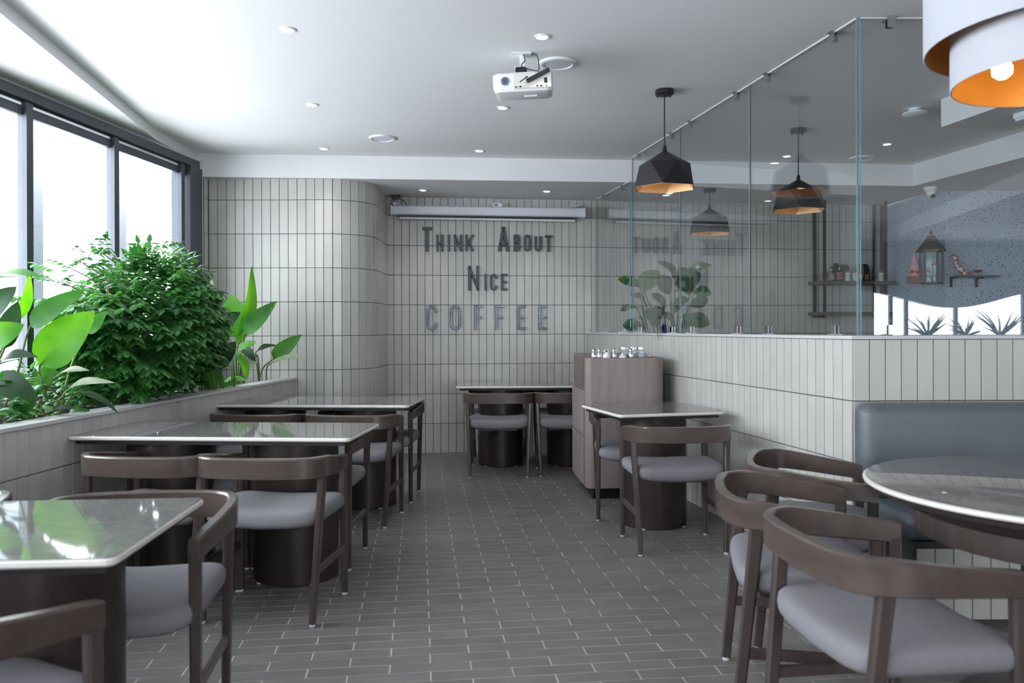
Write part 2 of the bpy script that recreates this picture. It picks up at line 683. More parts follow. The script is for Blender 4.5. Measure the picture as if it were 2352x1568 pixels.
for i in range(nW):
    (xa, za), (xb, zb) = top[i], top[i + 1]
    rw.add([(xa, y0, za), (xb, y0, zb), (xb, y0, 2.68), (xa, y0, 2.68), (xa, y1, za), (xb, y1, zb), (xb, y1, 2.68), (xa, y1, 2.68)],
           [(0, 1, 2, 3), (7, 6, 5, 4), (0, 4, 5, 1)])
struct(rw.obj('wall_rear', 'side_plaster'))


def window_unit(name, x0, x1, z0, z1, y, bars):
    wf = MB()
    for a, b, c, d in ((x0, x1, z0, z0 + 0.05), (x0, x1, z1 - 0.05, z1)):
        wf.box((a, y - 0.03, c), (b, y + 0.03, d))
    wo = wf.obj(name, 'window_metal')
    struct(wo)
    for x in bars:
        MB().box((x - 0.025, y - 0.03, z0 + 0.05), (x + 0.025, y + 0.03, z1 - 0.05)).obj('mullion', 'window_metal', wo)
    MB().box((x0, y - 0.004, z0 + 0.05), (x1, y + 0.004, z1 - 0.05)).obj('pane', 'window_glass', wo)


window_unit('window_added_fill', 1.2, 3.8, 0.8, 2.68, REAR - 0.08, (1.23, 2.5, 3.77))  # unseen rear window, added and sized for fill light from behind

# ------------------------------------------------------------------ left window wall
WD = Vector((0.11, 1)).normalized()


def wp(y, o=0.0):
    """point on the window line at depth y, offset o towards the room"""
    return Vector((winx(y), y)) + Vector((WD.y, -WD.x)) * o


def wbar(b, ya, yb, o0, o1, z0, z1):
    b.prism([tuple(wp(ya, o0)), tuple(wp(yb, o0)), tuple(wp(yb, o1)), tuple(wp(ya, o1))], z0, z1)


lowall = MB()
wbar(lowall, REAR, 6.96, -0.2, 0.03, 0, 0.97)
struct(lowall.obj('wall_left', 'side_plaster'))
YS = [-4.2, -3.1, -2.0, -0.9, 0.2, 1.3, 2.4, 3.62, 4.84, 5.71, 6.62]
wf = MB()
wbar(wf, REAR, 6.86, -0.09, 0.05, 2.66, 2.72)
wbar(wf, REAR, 6.86, -0.09, 0.05, 0.97, 1.01)
wo = struct(wf.obj('window_1', 'window_metal'))
hd = MB()
wbar(hd, REAR, 6.86, -0.03, 0.005, 2.575, 2.66)
hd.obj('head_rail', 'window_metal', wo)
tr = MB()
wbar(tr, REAR, 6.86, 0.005, 0.012, 2.63, 2.65)
tr.obj('track', 'steel', wo)
fil = MB()
wbar(fil, REAR, 6.94, -0.09, 0.0, 2.72, SOFF + 0.001)
struct(fil.obj('trim_2', 'plaster'))
for i, y in enumerate(YS):
    mb_ = MB()
    wbar(mb_, y - 0.028, y + 0.028, -0.03, 0.03, 1.01, 2.66)
    mb_.obj('mullion', 'window_metal', wo)
    if i + 1 < len(YS):
        pn = MB()
        wbar(pn, y + 0.028, YS[i + 1] - 0.028, -0.008, 0.0, 1.01, 2.575)
        pn.obj('pane', 'window_glass', wo)
jm = MB()
wbar(jm, 6.70, 6.90, -0.12, 0.05, 1.01, 2.66)
jm.obj('jamb', 'window_metal', wo)
lk = MB()
wbar(lk, 6.655, 6.675, 0.0, 0.045, 1.75, 1.95)
lk.obj('latch', 'steel', wo)
# terrace slab and posts outside
struct(MB().prism([tuple(wp(-5, -0.5)), tuple(wp(8, -0.5)), tuple(wp(8, -1.05)), tuple(wp(-5, -1.05))], -0.3, 0.0).obj('ground_terrace', 'concrete'))
for cx_, cy_, hw, lab in ((-3.56, 6.92, 0.085, 'grey concrete post outside the window, behind the tall leafy bush'),
                          (-3.70, 5.80, 0.13, 'grey concrete post outside the window at the left picture edge')):
    b = MB()
    b.bbox((cx_ - hw, cy_ - 0.02, -0.02), (cx_ + hw, cy_ + 0.28, 2.94), 0.01)
    tag(b.obj('terrace_post', 'concrete'), lab, 'post', 'posts outside the window')

# ------------------------------------------------------------------ planter
PL0, PL1 = Vector((-2.795, -3.5)), Vector((-1.945, 7.128))
PLD = (PL1 - PL0).normalized()
PLN = Vector((PLD.y, -PLD.x))
PLH = 0.845
pt = thing('planter_box', 'long tiled planter box with grey stone rim under the window', 'planter')
plb = MB()
plb.prism([tuple(PL0 - PLN * 0.002), tuple(PL1 - PLN * 0.002), tuple(PL1 - PLN * 0.10), tuple(PL0 - PLN * 0.10)], 0, PLH - 0.02)
plb.obj('body', 'grout_dark', pt)
pcap = MB().prism([tuple(PL0 + PLN * 0.014), tuple(PL1 + PLN * 0.014), tuple(PL1 - PLN * 0.12), tuple(PL0 - PLN * 0.12)], PLH - 0.018, PLH)
pcap.obj('rim', 'stone_cap', pt)
soil = MB().prism([tuple(PL0 - PLN * 0.11), tuple(PL1 - PLN * 0.11), (-2.745, 6.93), tuple(wp(-3.5, 0.04))], 0.55, 0.72)
soil.obj('soil', 'soil', pt)
colp = columns([PL1, PL0])
colp = [(p, math.atan2(PLD.y, PLD.x)) for p, a in colp]
lay_tiles(pt, colp, full_rows(PLH - 0.02), 300)

# ------------------------------------------------------------------ floor tiles
FU = Vector((math.cos(R(6.6)), math.sin(R(6.6))))
FVv = Vector((-FU.y, FU.x))
LU, LV = 0.3045, 0.0790
FT = tile_mesh('floor_tile', 0.2988, 0.0733, 0.0018, 'floor_tile', 0.0005, True)


def lw_x(y):
    return LW1.x + (LW0.x - LW1.x) * (y - LW1.y) / (LW0.y - LW1.y)


cand = []
for j in range(-10, 120):
    for i in range(-14, 26):
        p = FU * ((i + (0.5 if j % 2 else 0.0) + 0.11) * LU) + FVv * (j * LV) + Vector((0, 0.02))
        x, y = p
        if y > 8.45 or y < -0.5:
            continue
        if (Vector((x, y)) - BW0).dot(BWN) < 0.0 or x < -2.9 or x > 4.5:
            continue
        if y > 3.95 and x > lw_x(y) + 0.1:
            continue
        if y > 7.1 and x < -1.25:
            continue
        d = max(y, 0.3)
        px, py = CX + F * x / d, HY + F * EYE / d
        vis = y > 1.3 and -60 < px < 2420 and py < 1620
        open_ = vis and x > -0.95 and x < lw_x(max(y, 3.93)) - (0.0 if y > 3.9 else 0.6)
        cand.append(((0 if open_ else 1 if vis else 2), y, p))
cand.sort(key=lambda t: (t[0], t[1]))
ang = math.atan2(FU.y, FU.x)
rest = MB()
for k, (_, _, p) in enumerate(cand):
    if k < 300:
        link('tile', FT, fl, (p.x, p.y, -0.0018 + rnd.uniform(-0.0003, 0.0003)), ang + rnd.uniform(-0.003, 0.003))
    else:
        M = Matrix.Translation((p.x, p.y, -0.0018)) @ Matrix.Rotation(ang, 4, 'Z')
        rest.add([M @ v.co for v in FT.vertices], [tuple(q.vertices) for q in FT.polygons])
tag(rest.obj('tile_field', 'floor_tile', fl), kind='stuff')

# ------------------------------------------------------------------ glass partition
GL0 = LW1 - LWN * 0.055 - FWN * 0.055          # glass corner
gdir = -LWD                                     # away from the camera


def gpt(y):
    return GL0 + gdir * ((y - GL0.y) / gdir.y)


clampM = MB()
clampM.box((-0.02, -0.055, 0), (0.02, 0.03, 0.004))
clampM.box((-0.02, -0.014, 0.0), (0.02, -0.009, 0.05))
clampM.box((-0.02, 0.009, 0.0), (0.02, 0.014, 0.05))
CLAMP = clampM.mesh('clamp', 'steel')


def glass_panel(a, b, z0, z1, label, clamps, top=None):
    d = (b - a).normalized()
    n = Vector((d.y, -d.x))
    L_ = (b - a).length
    t = thing('glass_screen', label, 'glass screen', (a.x, a.y, z0), math.atan2(d.y, d.x), 'frameless glass panels on the low wall')
    g = MB()
    g.box((0.003, -0.005, 0.002), (L_ - 0.003, 0.005, z1 - z0 - 0.002))
    g.obj('pane', 'partition_glass', t)
    e = MB()
    e.box((0.003, -0.006, z1 - z0 - 0.006), (L_ - 0.003, 0.006, z1 - z0 - 0.001))
    e.obj('edge_seal', 'white_plastic', t)
    for xx in (0.0, L_ - 0.003):
        MB().box((xx, -0.0055, 0.0), (xx + 0.003, 0.0055, z1 - z0 - 0.002)).obj('polished_edge', 'glass_edge', t)
    for s_ in clamps:
        o = link('clamp', CLAMP, t, (s_ * L_, 0, 0.001), 0 if n.y < 0 else PI)
        o2 = link('clamp', CLAMP, t, (s_ * L_, 0, z1 - z0 - 0.001), 0)
        o2.rotation_euler = (PI, 0, 0)
    return t


ZG = 1.237
gy = [GL0.y, 5.08, 6.17, 7.225]
glass_panel(gpt(gy[1]), gpt(gy[0]), ZG, CEIL, 'clear glass panel on the low aisle wall, nearest the glass corner', (0.2, 0.82))
glass_panel(gpt(gy[2]), gpt(gy[1]), ZG, CEIL, 'clear glass panel on the low aisle wall, second from the glass corner', (0.18, 0.84))
glass_panel(gpt(gy[3]), gpt(gy[2]), ZG, CEIL, 'clear glass panel on the low aisle wall, just before the ceiling beam', (0.15, 0.85))
glass_panel(gpt(8.30), gpt(gy[3] + 0.06), ZG, DROP, 'shorter clear glass panel under the lowered ceiling by the back wall', (0.25, 0.8))
fa = GL0 + FWD * 0.012
glass_panel(fa, fa + FWD * 1.30, ZG, CEIL, 'clear glass panel above the grey bench, facing the room', (0.12, 0.7))
glass_panel(fa + FWD * 1.305, fa + FWD * 2.6, ZG, CEIL, 'clear glass panel above the bench, cut by the right picture edge', (0.3, 0.8))

# ------------------------------------------------------------------ chairs
rail_half = [(0.256, 0.205), (0.276, 0.08), (0.291, -0.03), (0.294, -0.12), (0.268, -0.195), (0.205, -0.243), (0.105, -0.262), (0, -0.266)]
rp_ = [Vector((x, y, 0)) for x, y in rail_half] + [Vector((-x, y, 0)) for x, y in rail_half[-2::-1]]
rp_ = catmull(rp_, 4)
rb = MB()
rings = []
for i, p in enumerate(rp_):
    t = (rp_[min(i + 1, len(rp_) - 1)] - rp_[max(i - 1, 0)]).normalized()
    n = Vector((t.y, -t.x, 0))
    if n.dot(p - Vector((0, 0.05, 0))) < 0:
        n = -n
    u = abs(i / (len(rp_) - 1) * 2 - 1)
    h = 0.09 - 0.026 * max(0, (u - 0.45) / 0.55)
    zt = 0.724 - 0.052 * max(0, (u - 0.5) / 0.5) ** 1.3
    th = 0.0165
    prof = [(-th, zt - h + 0.003), (-th * 0.85, zt - h), (th * 0.85, zt - h), (th, zt - h + 0.003), (th * 1.05, zt - 0.007), (th * 0.7, zt - 0.001), (-th * 0.7, zt), (-th * 1.0, zt - 0.006)]
    rings.append([p + n * a + Vector((0, 0, z)) for a, z in prof])
rb.loft(rings)
RAIL = rb.mesh('back_rail', 'rail_wood', True)
sb = MB()


def spow(v, e):
    return math.copysign(abs(v) ** e, v)


NU, NV = 32, 14
rings = []
for j in range(NV + 1):
    v = -PI / 2 + PI * j / NV
    cv, sv = spow(math.cos(v), 0.36), spow(math.sin(v), 0.62)
    r_ = []
    for i in range(NU):
        u = 2 * PI * i / NU
        x = 0.272 * spow(math.cos(u), 0.34) * cv
        y = 0.236 * spow(math.sin(u), 0.34) * cv
        z = 0.443 + 0.050 * sv + 0.020 * (x / 0.27) ** 2 - 0.012 * max(0, y / 0.236) ** 3
        r_.append((x, y + 0.012, z))
    rings.append(r_)
sb.loft(rings)
SEAT = sb.mesh('seat', 'seat_fabric', 'all')
fr_ = MB()
fr_.box((-0.16, -0.14, 0.39), (0.16, 0.15, 0.41))
FRAME = fr_.mesh('seat_frame', 'walnut')
LEGS = []
for sx in (-1, 1):
    b = MB().bar((sx * 0.272, -0.168, 0.655), (sx * 0.245, -0.232, 0.012), 0.032, 0.046, 0.026, 0.034)
    g = MB().lathe([(0.011, 0), (0.013, 0.003), (0.012, 0.014)], 10, (sx * 0.245, -0.232, 0))
    LEGS.append((b.mesh('rear_leg', 'walnut'), g.mesh('foot_glide', 'glide')))
    b = MB().bar((sx * 0.2565, 0.188, 0.625), (sx * 0.259, 0.192, 0.012), 0.033, 0.040, 0.027, 0.030)
    g = MB().lathe([(0.011, 0), (0.013, 0.003), (0.012, 0.014)], 10, (sx * 0.259, 0.192, 0))
    LEGS.append((b.mesh('front_leg', 'walnut'), g.mesh('foot_glide', 'glide')))
STR = []
for sx in (-1, 1):
    b = MB().bar((sx * 0.2535, -0.209, 0.228), (sx * 0.258, 0.19, 0.228), 0.018, 0.036)
    STR.append(b.mesh('stretcher', 'walnut'))


def chair(x, y, rz, label, group):
    t = thing('dining_chair', label, 'chair', (x, y, 0), R(rz), group)
    link('seat', SEAT, t)
    link('back_rail', RAIL, t)
    link('seat_frame', FRAME, t)
    for lm, gm in LEGS:
        l_ = link('leg', lm, t)
        link('foot_glide', gm, l_)
    for sm in STR:
        link('stretcher', sm, t)
    return t


G1, G2, G3, G4, G5, GR = ('chairs at the nearest window-side table', 'chairs at the middle window-side table', 'chairs at the far window-side table',
                          'chairs at the table by the lettered wall', 'chairs at the small square table', 'chairs at the round table')
CH = [
    (-1.25, 1.735, -30, 'brown wooden armchair cropped at the bottom left corner of the picture', G1),
    (-1.20, 2.47, 187, 'brown armchair across the nearest window-side table, grey seat turned to us', G1),
    (-1.98, 2.50, 184, 'brown armchair at the left picture edge, only its rail tip showing', G1),
    (-1.085, 3.67, -5, 'brown armchair seen from behind at the middle window-side table, nearer the aisle', G2),
    (-1.62, 3.72, -7, 'brown armchair seen from behind at the middle window-side table, nearer the planter', G2),
    (-1.115, 4.42, 177, 'brown armchair on the far side of the middle window-side table, nearer the aisle', G2),
    (-1.66, 4.45, 176, 'brown armchair on the far side of the middle window-side table, nearer the planter', G2),
    (-1.045, 5.36, -5, 'brown armchair seen from behind at the far window-side table, nearer the aisle', G3),
    (-1.69, 5.41, -6, 'brown armchair seen from behind at the far window-side table, nearer the planter', G3),
    (-0.995, 6.05, 177, 'brown armchair on the far side of the far window-side table, nearer the aisle', G3),
    (-1.66, 6.09, 176, 'brown armchair on the far side of the far window-side table, nearer the planter', G3),
    (-0.12, 7.06, 1, 'brown armchair seen from behind below the letters, left of its pair', G4),
    (0.485, 7.10, 1, 'brown armchair below the letters half hidden by the wooden cabinet', G4),
    (-0.12, 7.66, 181, 'brown armchair between the lettered wall and its table, left one', G4),
    (0.49, 7.70, 181, 'brown armchair between the lettered wall and its table, right one', G4),
    (0.945, 4.71, 4, 'brown armchair seen from behind at the small square table', G5),
    (0.84, 5.46, 176, 'brown armchair facing us between the small square table and wooden cabinet', G5),
    (1.27, 3.33, -108, 'brown armchair at the round table, farthest one next to the bench', GR),
    (1.00, 2.78, -101, 'brown armchair at the round table, middle one of three', GR),
    (1.03, 2.20, -83, 'brown armchair at the round table, nearest one with large grey seat', GR),
]
for c in CH:
    chair(*c)

# ------------------------------------------------------------------ tables
def rrect(w_, d_, r, inset=0.0, n=4):
    pts = []
    hx, hy = w_ / 2 - inset, d_ / 2 - inset
    r = max(r - inset, 0.004)
    for qx, qy, a0 in ((1, 1, 0), (-1, 1, PI / 2), (-1, -1, PI), (1, -1, 3 * PI / 2)):
        for k in range(n + 1):
            a = a0 + PI / 2 * k / n
            pts.append((qx * (hx - r) + r * math.cos(a), qy * (hy - r) + r * math.sin(a)))
    return pts


def rect_table(cx, cy, w_, d_, rz, label, peds, group='stone topped tables'):
    t = thing('dining_table', label, 'table', (cx, cy, 0), R(rz), group)
    b = MB()
    b.loft([[(x, y, 0.7525) for x, y in rrect(w_, d_, 0.03, 0.004)], [(x, y, 0.7545) for x, y in rrect(w_, d_, 0.03, 0.008)]])
    b.obj('table_top', 'table_marble', t)
    b = MB()
    b.loft([[(x, y, z) for x, y in rrect(w_, d_, 0.03, i)] for z, i in ((0.732, 0.008), (0.738, 0.0), (0.748, 0.0), (0.7526, 0.0045))])
    b.obj('edge', 'marble_edge', t)
    MB().loft([[(x, y, z) for x, y in rrect(w_, d_, 0.03, 0.03)] for z in (0.712, 0.732)]).obj('under_frame', 'black_metal', t)
    for px_ in peds:
        p = MB().lathe([(0.205, 0.0), (0.215, 0.006), (0.215, 0.712)], 40, (px_, 0, 0)).obj('pedestal', 'bronze', t, True)
        for a in (0.6, 2.2, 4.0, 5.4):
            MB().lathe([(0.012, 0), (0.014, 0.006)], 8, (px_ + 0.212 * math.cos(a), 0.212 * math.sin(a), 0)).obj('foot_glide', 'glide', p)
    return t


rect_table(-1.63, 2.10, 1.40, 0.665, 4, 'nearest window-side table, cut by the left picture edge', (-0.36, 0.36))
rect_table(-1.465, 4.175, 1.42, 0.62, -4, 'middle window-side table with glossy stone top mirroring plants', (-0.33, 0.34))
rect_table(-1.415, 5.86, 1.46, 0.70, -4, 'far window-side table beside the rounded tiled wall', (-0.33, 0.35))
rect_table(0.20, 7.55, 1.44, 0.58, 1.5, 'stone topped table in front of the lettered wall', (-0.31, 0.34))
rect_table(0.905, 5.235, 0.72, 0.68, 15, 'small square stone topped table against the low tiled wall', (0.02,))

# round table
RT = thing('round_table', 'large round stone table in front of the grey bench', 'table', (1.80, 2.60, 0))
RT['group'] = 'stone topped tables'
MB().lathe([(0.594, 0.7575), (0.590, 0.7595)], 72).obj('table_top', 'table_marble', RT, True)
MB().lathe([(0.585, 0.737), (0.598, 0.741), (0.602, 0.747), (0.601, 0.753), (0.594, 0.7578)], 72).obj('edge', 'marble_edge', RT, True)
MB().lathe([(0.44, 0.66), (0.56, 0.715), (0.565, 0.737)], 72).obj('under_frame', 'bronze', RT, True)
wb_ = MB()
n = 60
ringb = []
for z in (0.585, 0.66):
    ringb.append([((0.43 if k % 2 else 0.434) * math.cos(2 * PI * k / n), (0.43 if k % 2 else 0.434) * math.sin(2 * PI * k / n), z) for k in range(n)])
wb_.loft(ringb)
MB().lathe([(0.30, 0.0), (0.31, 0.02), (0.14, 0.05), (0.12, 0.10), (0.12, 0.585)], 40).obj('column', 'bronze', RT, True)
wb_.obj('apron', 'walnut', RT)


# ------------------------------------------------------------------ bench
BN = thing('bench_seat', 'long grey leather bench against the low tiled wall', 'bench')
bb = MB()
bb.box((1.72, 3.40, 0), (4.3, 3.915, 0.36))
base = bb.obj('base', 'grout_dark', BN)
lay_tiles(base, columns([Vector((1.722, 3.40)), Vector((4.3, 3.40))]), [(0.03, TH)], 40)


def cushion(lo, hi, r, n=6):
    """box with quarter-round edges"""
    b = MB()
    cx_, cy_, cz_ = [(lo[i] + hi[i]) / 2 for i in range(3)]
    hx, hy, hz = [(hi[i] - lo[i]) / 2 for i in range(3)]
    rings = []
    for side in (-1, 1):
        for k in range(n + 1):
            a = -PI / 2 + PI / 2 * k / n if side < 0 else PI / 2 * k / n
            inset = r * (1 - math.cos(a))
            z = cz_ + side * (hz - r) + r * math.sin(a)
            rings.append([(cx_ + x, cy_ + y, z) for x, y in rrect(2 * hx, 2 * hy, r * 1.2, inset, 5)])
    b.loft(rings)
    return b


cushion((1.68, 3.385, 0.362), (4.3, 3.80, 0.47), 0.04).obj('seat_cushion', 'leather', BN, 'all')
cushion((1.658, 3.76, 0.45), (4.3, 3.915, 0.915), 0.06).obj('back_cushion', 'leather', BN, 'all')

# ------------------------------------------------------------------ cabinet
CBX = thing('condiment_cabinet', 'grey-brown wooden service cabinet with rounded front and side drawers', 'cabinet', (0.83, 6.27, 0), R(4))
w2, d2 = 0.30, 0.33


def cab_poly(inset=0.0):
    pts = [(-w2 + inset, d2 - inset), (-w2 + inset, -d2 + 0.05)]
    for k in range(1, 5):
        a = PI + PI / 2 * k / 4
        pts.append((-w2 + 0.05 + (0.05 - inset) * math.cos(a), -d2 + 0.05 + (0.05 - inset) * math.sin(a)))
    for k in range(0, 9):
        a = -PI / 2 + PI / 2 * k / 8
        pts.append((w2 - 0.11 + (0.11 - inset) * math.cos(a), -d2 + 0.11 + (0.11 - inset) * math.sin(a)))
    pts.append((w2 - inset, d2 - inset))
    return pts


cbm = MB()
cbm.prism(cab_poly(), 0.085, 0.80)
fr = [(-w2, -0.235)] + [p for p in cab_poly() if p[1] <= -0.235 and not (p[0] == -w2)] + [(w2, -0.10), (w2, 0.30), (0.2, 0.30), (0.2, -0.235)]
cbm.prism(fr, 0.80, 1.055)
cbm.obj('body', 'ash_wood', CBX, True)
MB().prism(cab_poly(0.06), 0.0, 0.085).obj('plinth', 'black_metal', CBX)
MB().box((-w2, 0.30, 0.80), (w2, d2, 1.075)).obj('rear_panel', 'ash_wood', CBX)
for z0_, z1_ in ((0.48, 0.785), (0.11, 0.465)):
    MB().box((-w2 - 0.014, -d2 + 0.075, z0_), (-w2 + 0.001, d2 - 0.01, z1_)).obj('drawer_front', 'ash_wood', CBX)

MB().box((-0.10, -0.24, 1.03), (w2 - 0.02, 0.30, 1.054)).obj('top_board', 'ash_wood', CBX)
CT = 1.056


def cab_pt(x, y):
    p = Matrix.Translation((0.83, 6.27, 0)) @ Matrix.Rotation(R(4), 4, 'Z') @ Vector((x, y, 0))
    return (p.x, p.y, CT)


def shaker(loc, label, group, body='chrome'):
    t = thing('shaker', label, 'shaker', loc, 0, group)
    MB().lathe([(0.020, 0), (0.021, 0.004), (0.018, 0.03), (0.012, 0.045)], 16).obj('body', body, t, True)
    MB().lathe([(0.010, 0.045), (0.014, 0.05), (0.013, 0.062), (0.007, 0.07), (0.003, 0.073)], 16).obj('cap', 'chrome', t, True)
    return t


def jar(loc, label, group):
    t = thing('glass_jar', label, 'jar', loc, 0, group)
    MB().lathe([(0.036, 0), (0.038, 0.004), (0.038, 0.045), (0.028, 0.054), (0.025, 0.058)], 20).obj('body', 'jar_glass', t, True)
    MB().lathe([(0.027, 0.056), (0.029, 0.058), (0.029, 0.078), (0.026, 0.081)], 20).obj('lid', 'chrome', t, True)
    MB().lathe([(0.034, 0.003), (0.034, 0.026)], 20).obj('sugar', 'flower_white', t, True)
    return t


GC = 'condiments on the wooden cabinet'
shaker(cab_pt(-0.235, -0.27), 'chrome shaker on the cabinet, leftmost of all', GC)
shaker(cab_pt(-0.195, -0.275), 'chrome shaker on the cabinet, second from the left', GC)
shaker(cab_pt(-0.085 - 0.0, -0.29), 'chrome shaker on the cabinet just right of the small lidded pot', GC)
shaker(cab_pt(0.045, -0.28), 'small chrome shaker between the two left glass jars', GC)
t = thing('lidded_pot', 'small white and chrome lidded pot on the cabinet', 'pot', cab_pt(-0.14, -0.285), 0, GC)
MB().lathe([(0.030, 0), (0.032, 0.006), (0.030, 0.022), (0.024, 0.03)], 20).obj('body', 'white_plastic', t, True)
MB().lathe([(0.026, 0.03), (0.026, 0.042), (0.014, 0.05), (0.004, 0.054)], 20).obj('lid', 'chrome', t, True)
MB().tube([(math.cos(a) * 0.02, 0, 0.036 + 0.032 * math.sin(a)) for a in [PI * k / 10 for k in range(11)]], 0.002, 6).obj('handle', 'chrome', t)
t = thing('cruet_bottle', 'squat chrome cruet with pointed stopper on the cabinet', 'cruet', cab_pt(-0.02, -0.29), 0, GC)
MB().lathe([(0.030, 0), (0.032, 0.005), (0.026, 0.014), (0.012, 0.02)], 18).obj('body', 'white_plastic', t, True)
MB().lathe([(0.010, 0.02), (0.009, 0.034), (0.004, 0.046)], 14).obj('stopper', 'chrome', t, True)
jar(cab_pt(0.005, -0.215), 'glass jar with chrome lid on the cabinet, left of three', GC)
jar(cab_pt(0.075, -0.205), 'glass jar with chrome lid on the cabinet, middle of three', GC)
jar(cab_pt(0.14, -0.21), 'glass jar with chrome lid on the cabinet, right of three', GC)
t = thing('spoon_rest', 'tiny chrome spoon rest near the right end of the cabinet top', 'spoon rest', cab_pt(0.215, -0.17), 0, GC)
MB().lathe([(0.016, 0), (0.018, 0.004), (0.006, 0.006)], 14).obj('dish', 'chrome', t, True)
MB().tube([(0, 0, 0.004), (-0.004, 0, 0.016), (0.0, 0, 0.026)], [0.005, 0.004, 0.002], 8).obj('knob', 'chrome', t)

# roll of tape and keys on the low wall
q = flat(1551, 763, 1.237)
tp = LW1 + (LW0 - LW1) * ((6.35 - LW1.y) / (LW0.y - LW1.y))
t = thing('tape_roll', 'dark blue and white roll standing on the low wall ledge', 'roll', (tp.x + 0.02, tp.y, 1.237), R(12))
tor = MB()
rings = []
for k in range(25):
    a = 2 * PI * k / 24
    rings.append([(x, r_ * math.cos(a), 0.038 + r_ * math.sin(a)) for x, r_ in ((-0.02, 0.024), (0.02, 0.024), (0.02, 0.038), (-0.02, 0.036))])
tor.loft(rings, caps=False)
tor.obj('roll', 'tape_blue', t, True)
for xx in (-0.004, 0.010):
    st = MB()
    st.loft([[(x, 0.0385 * math.cos(2 * PI * k / 24), 0.038 + 0.0385 * math.sin(2 * PI * k / 24)) for x in (xx, xx + 0.006)] for k in range(25)], closed=False, caps=False)
    st.obj('stripe', 'white_plastic', t)
t = thing('key_bunch', 'small bunch of keys hanging over the low wall edge', 'keys', (tp.x - 0.022, tp.y + 0.01, 1.237), R(12))
MB().tube([(0.014 * math.cos(2 * PI * k / 16) + 0.004, 0.014 * math.sin(2 * PI * k / 16), 0.003) for k in range(17)], 0.0015, 6).obj('ring', 'steel', t)
kb = MB()
kb.box((-0.020, -0.011, -0.026), (-0.0175, 0.011, 0.0))
kb.box((-0.020, -0.012, -0.062), (-0.0175, -0.003, -0.024))
kb.obj('key', 'steel', t)

# ------------------------------------------------------------------ lettering
LET = {
    'T': ([[(0, 1), (1, 1)], [(0.5, 1), (0.5, 0)]]),
    'H': ([[(0, 0), (0, 1)], [(1, 0), (1, 1)], [(0, 0.5), (1, 0.5)]]),
    'I': ([[(0.5, 0), (0.5, 1)]]),
    'N': ([[(0, 0), (0, 1)], [(1, 0), (1, 1)], [(0.0, 0.97), (1.0, 0.03)]]),
    'K': ([[(0, 0), (0, 1)], [(0.04, 0.36), (1, 1)], [(0.36, 0.56), (1, 0)]]),
    'A': ([[(0, 0), (0.5, 1)], [(1, 0), (0.5, 1)], [(0.2, 0.27), (0.8, 0.27)]]),
    'E': ([[(0, 0), (0, 1)], [(0, 0), (1, 0)], [(0, 0.5), (0.9, 0.5)], [(0, 1), (1, 1)]]),
    'F': ([[(0, 0), (0, 1)], [(0, 0.5), (0.9, 0.5)], [(0, 1), (1, 1)]]),
}


def arcp(cx, cy, rx, ry, a0, a1, n=8):
    return [(cx + rx * math.cos(R(a0 + (a1 - a0) * k / n)), cy + ry * math.sin(R(a0 + (a1 - a0) * k / n))) for k in range(n + 1)]


def letter_paths(ch, asp):
    """asp = width / height of the box of centre lines"""
    ry = 0.5 * asp
    if ch == 'O':
        return [arcp(0.5, 1 - ry, 0.5, ry, 0, 180) + arcp(0.5, ry, 0.5, ry, 180, 360) + [(1, 1 - ry)]]
    if ch == 'C':
        return [[(1, 1 - ry - 0.1)] + arcp(0.5, 1 - ry, 0.5, ry, 0, 180) + arcp(0.5, ry, 0.5, ry, 180, 360) + [(1, ry + 0.1)]]
    if ch == 'U':
        return [[(0, 1)] + arcp(0.5, ry, 0.5, ry, 180, 360) + [(1, 1)]]
    if ch == 'B':
        return [[(0, 0), (0, 1)], [(0, 1)] + arcp(0.62, 0.76, 0.34, 0.24, 90, -90) + [(0, 0.52)], [(0, 0.52)] + arcp(0.62, 0.26, 0.38, 0.26, 90, -90) + [(0, 0)]]
    return LET[ch]


def stroke(b, pts, t, depth, cap):
    """extruded ribbon of width t along a centre line in the x,z plane"""
    P = [Vector((x, z)) for x, z in pts]
    d0, d1 = (P[1] - P[0]).normalized(), (P[-1] - P[-2]).normalized()
    P[0] = P[0] - d0 * cap
    P[-1] = P[-1] + d1 * cap
    rings = []
    for i, p in enumerate(P):
        a = (P[i] - P[i - 1]).normalized() if i > 0 else (P[1] - P[0]).normalized()
        c = (P[i + 1] - P[i]).normalized() if i + 1 < len(P) else a
        n1, n2 = Vector((-a.y, a.x)), Vector((-c.y, c.x))
        m = (n1 + n2)
        m = m / max(m.length_squared / 2, 0.4)
        l_, r_ = p + m * t / 2, p - m * t / 2
        e = t * 0.12
        li, ri = p + m * (t / 2 - e), p - m * (t / 2 - e)
        rings.append([(l_.x, 0, l_.y), (l_.x, -depth + e, l_.y), (li.x, -depth, li.y), (ri.x, -depth, ri.y), (r_.x, -depth + e, r_.y), (r_.x, 0, r_.y)])
    b.loft(rings)


def on_wall(cx_, cy_):
    """back wall point under a spot of the close-up photo grid"""
    px, py = 860 + cx_ / 3.408, 400 + cy_ / 3.408
    r1 = at(px, py, 1.0)
    dx, dz = r1.x, r1.z - EYE
    dd = BW0.dot(BWN) / (Vector((dx, 1.0)).dot(BWN))
    return (Vector((dx * dd, dd)) - BW0).dot(BWD), EYE + dz * dd


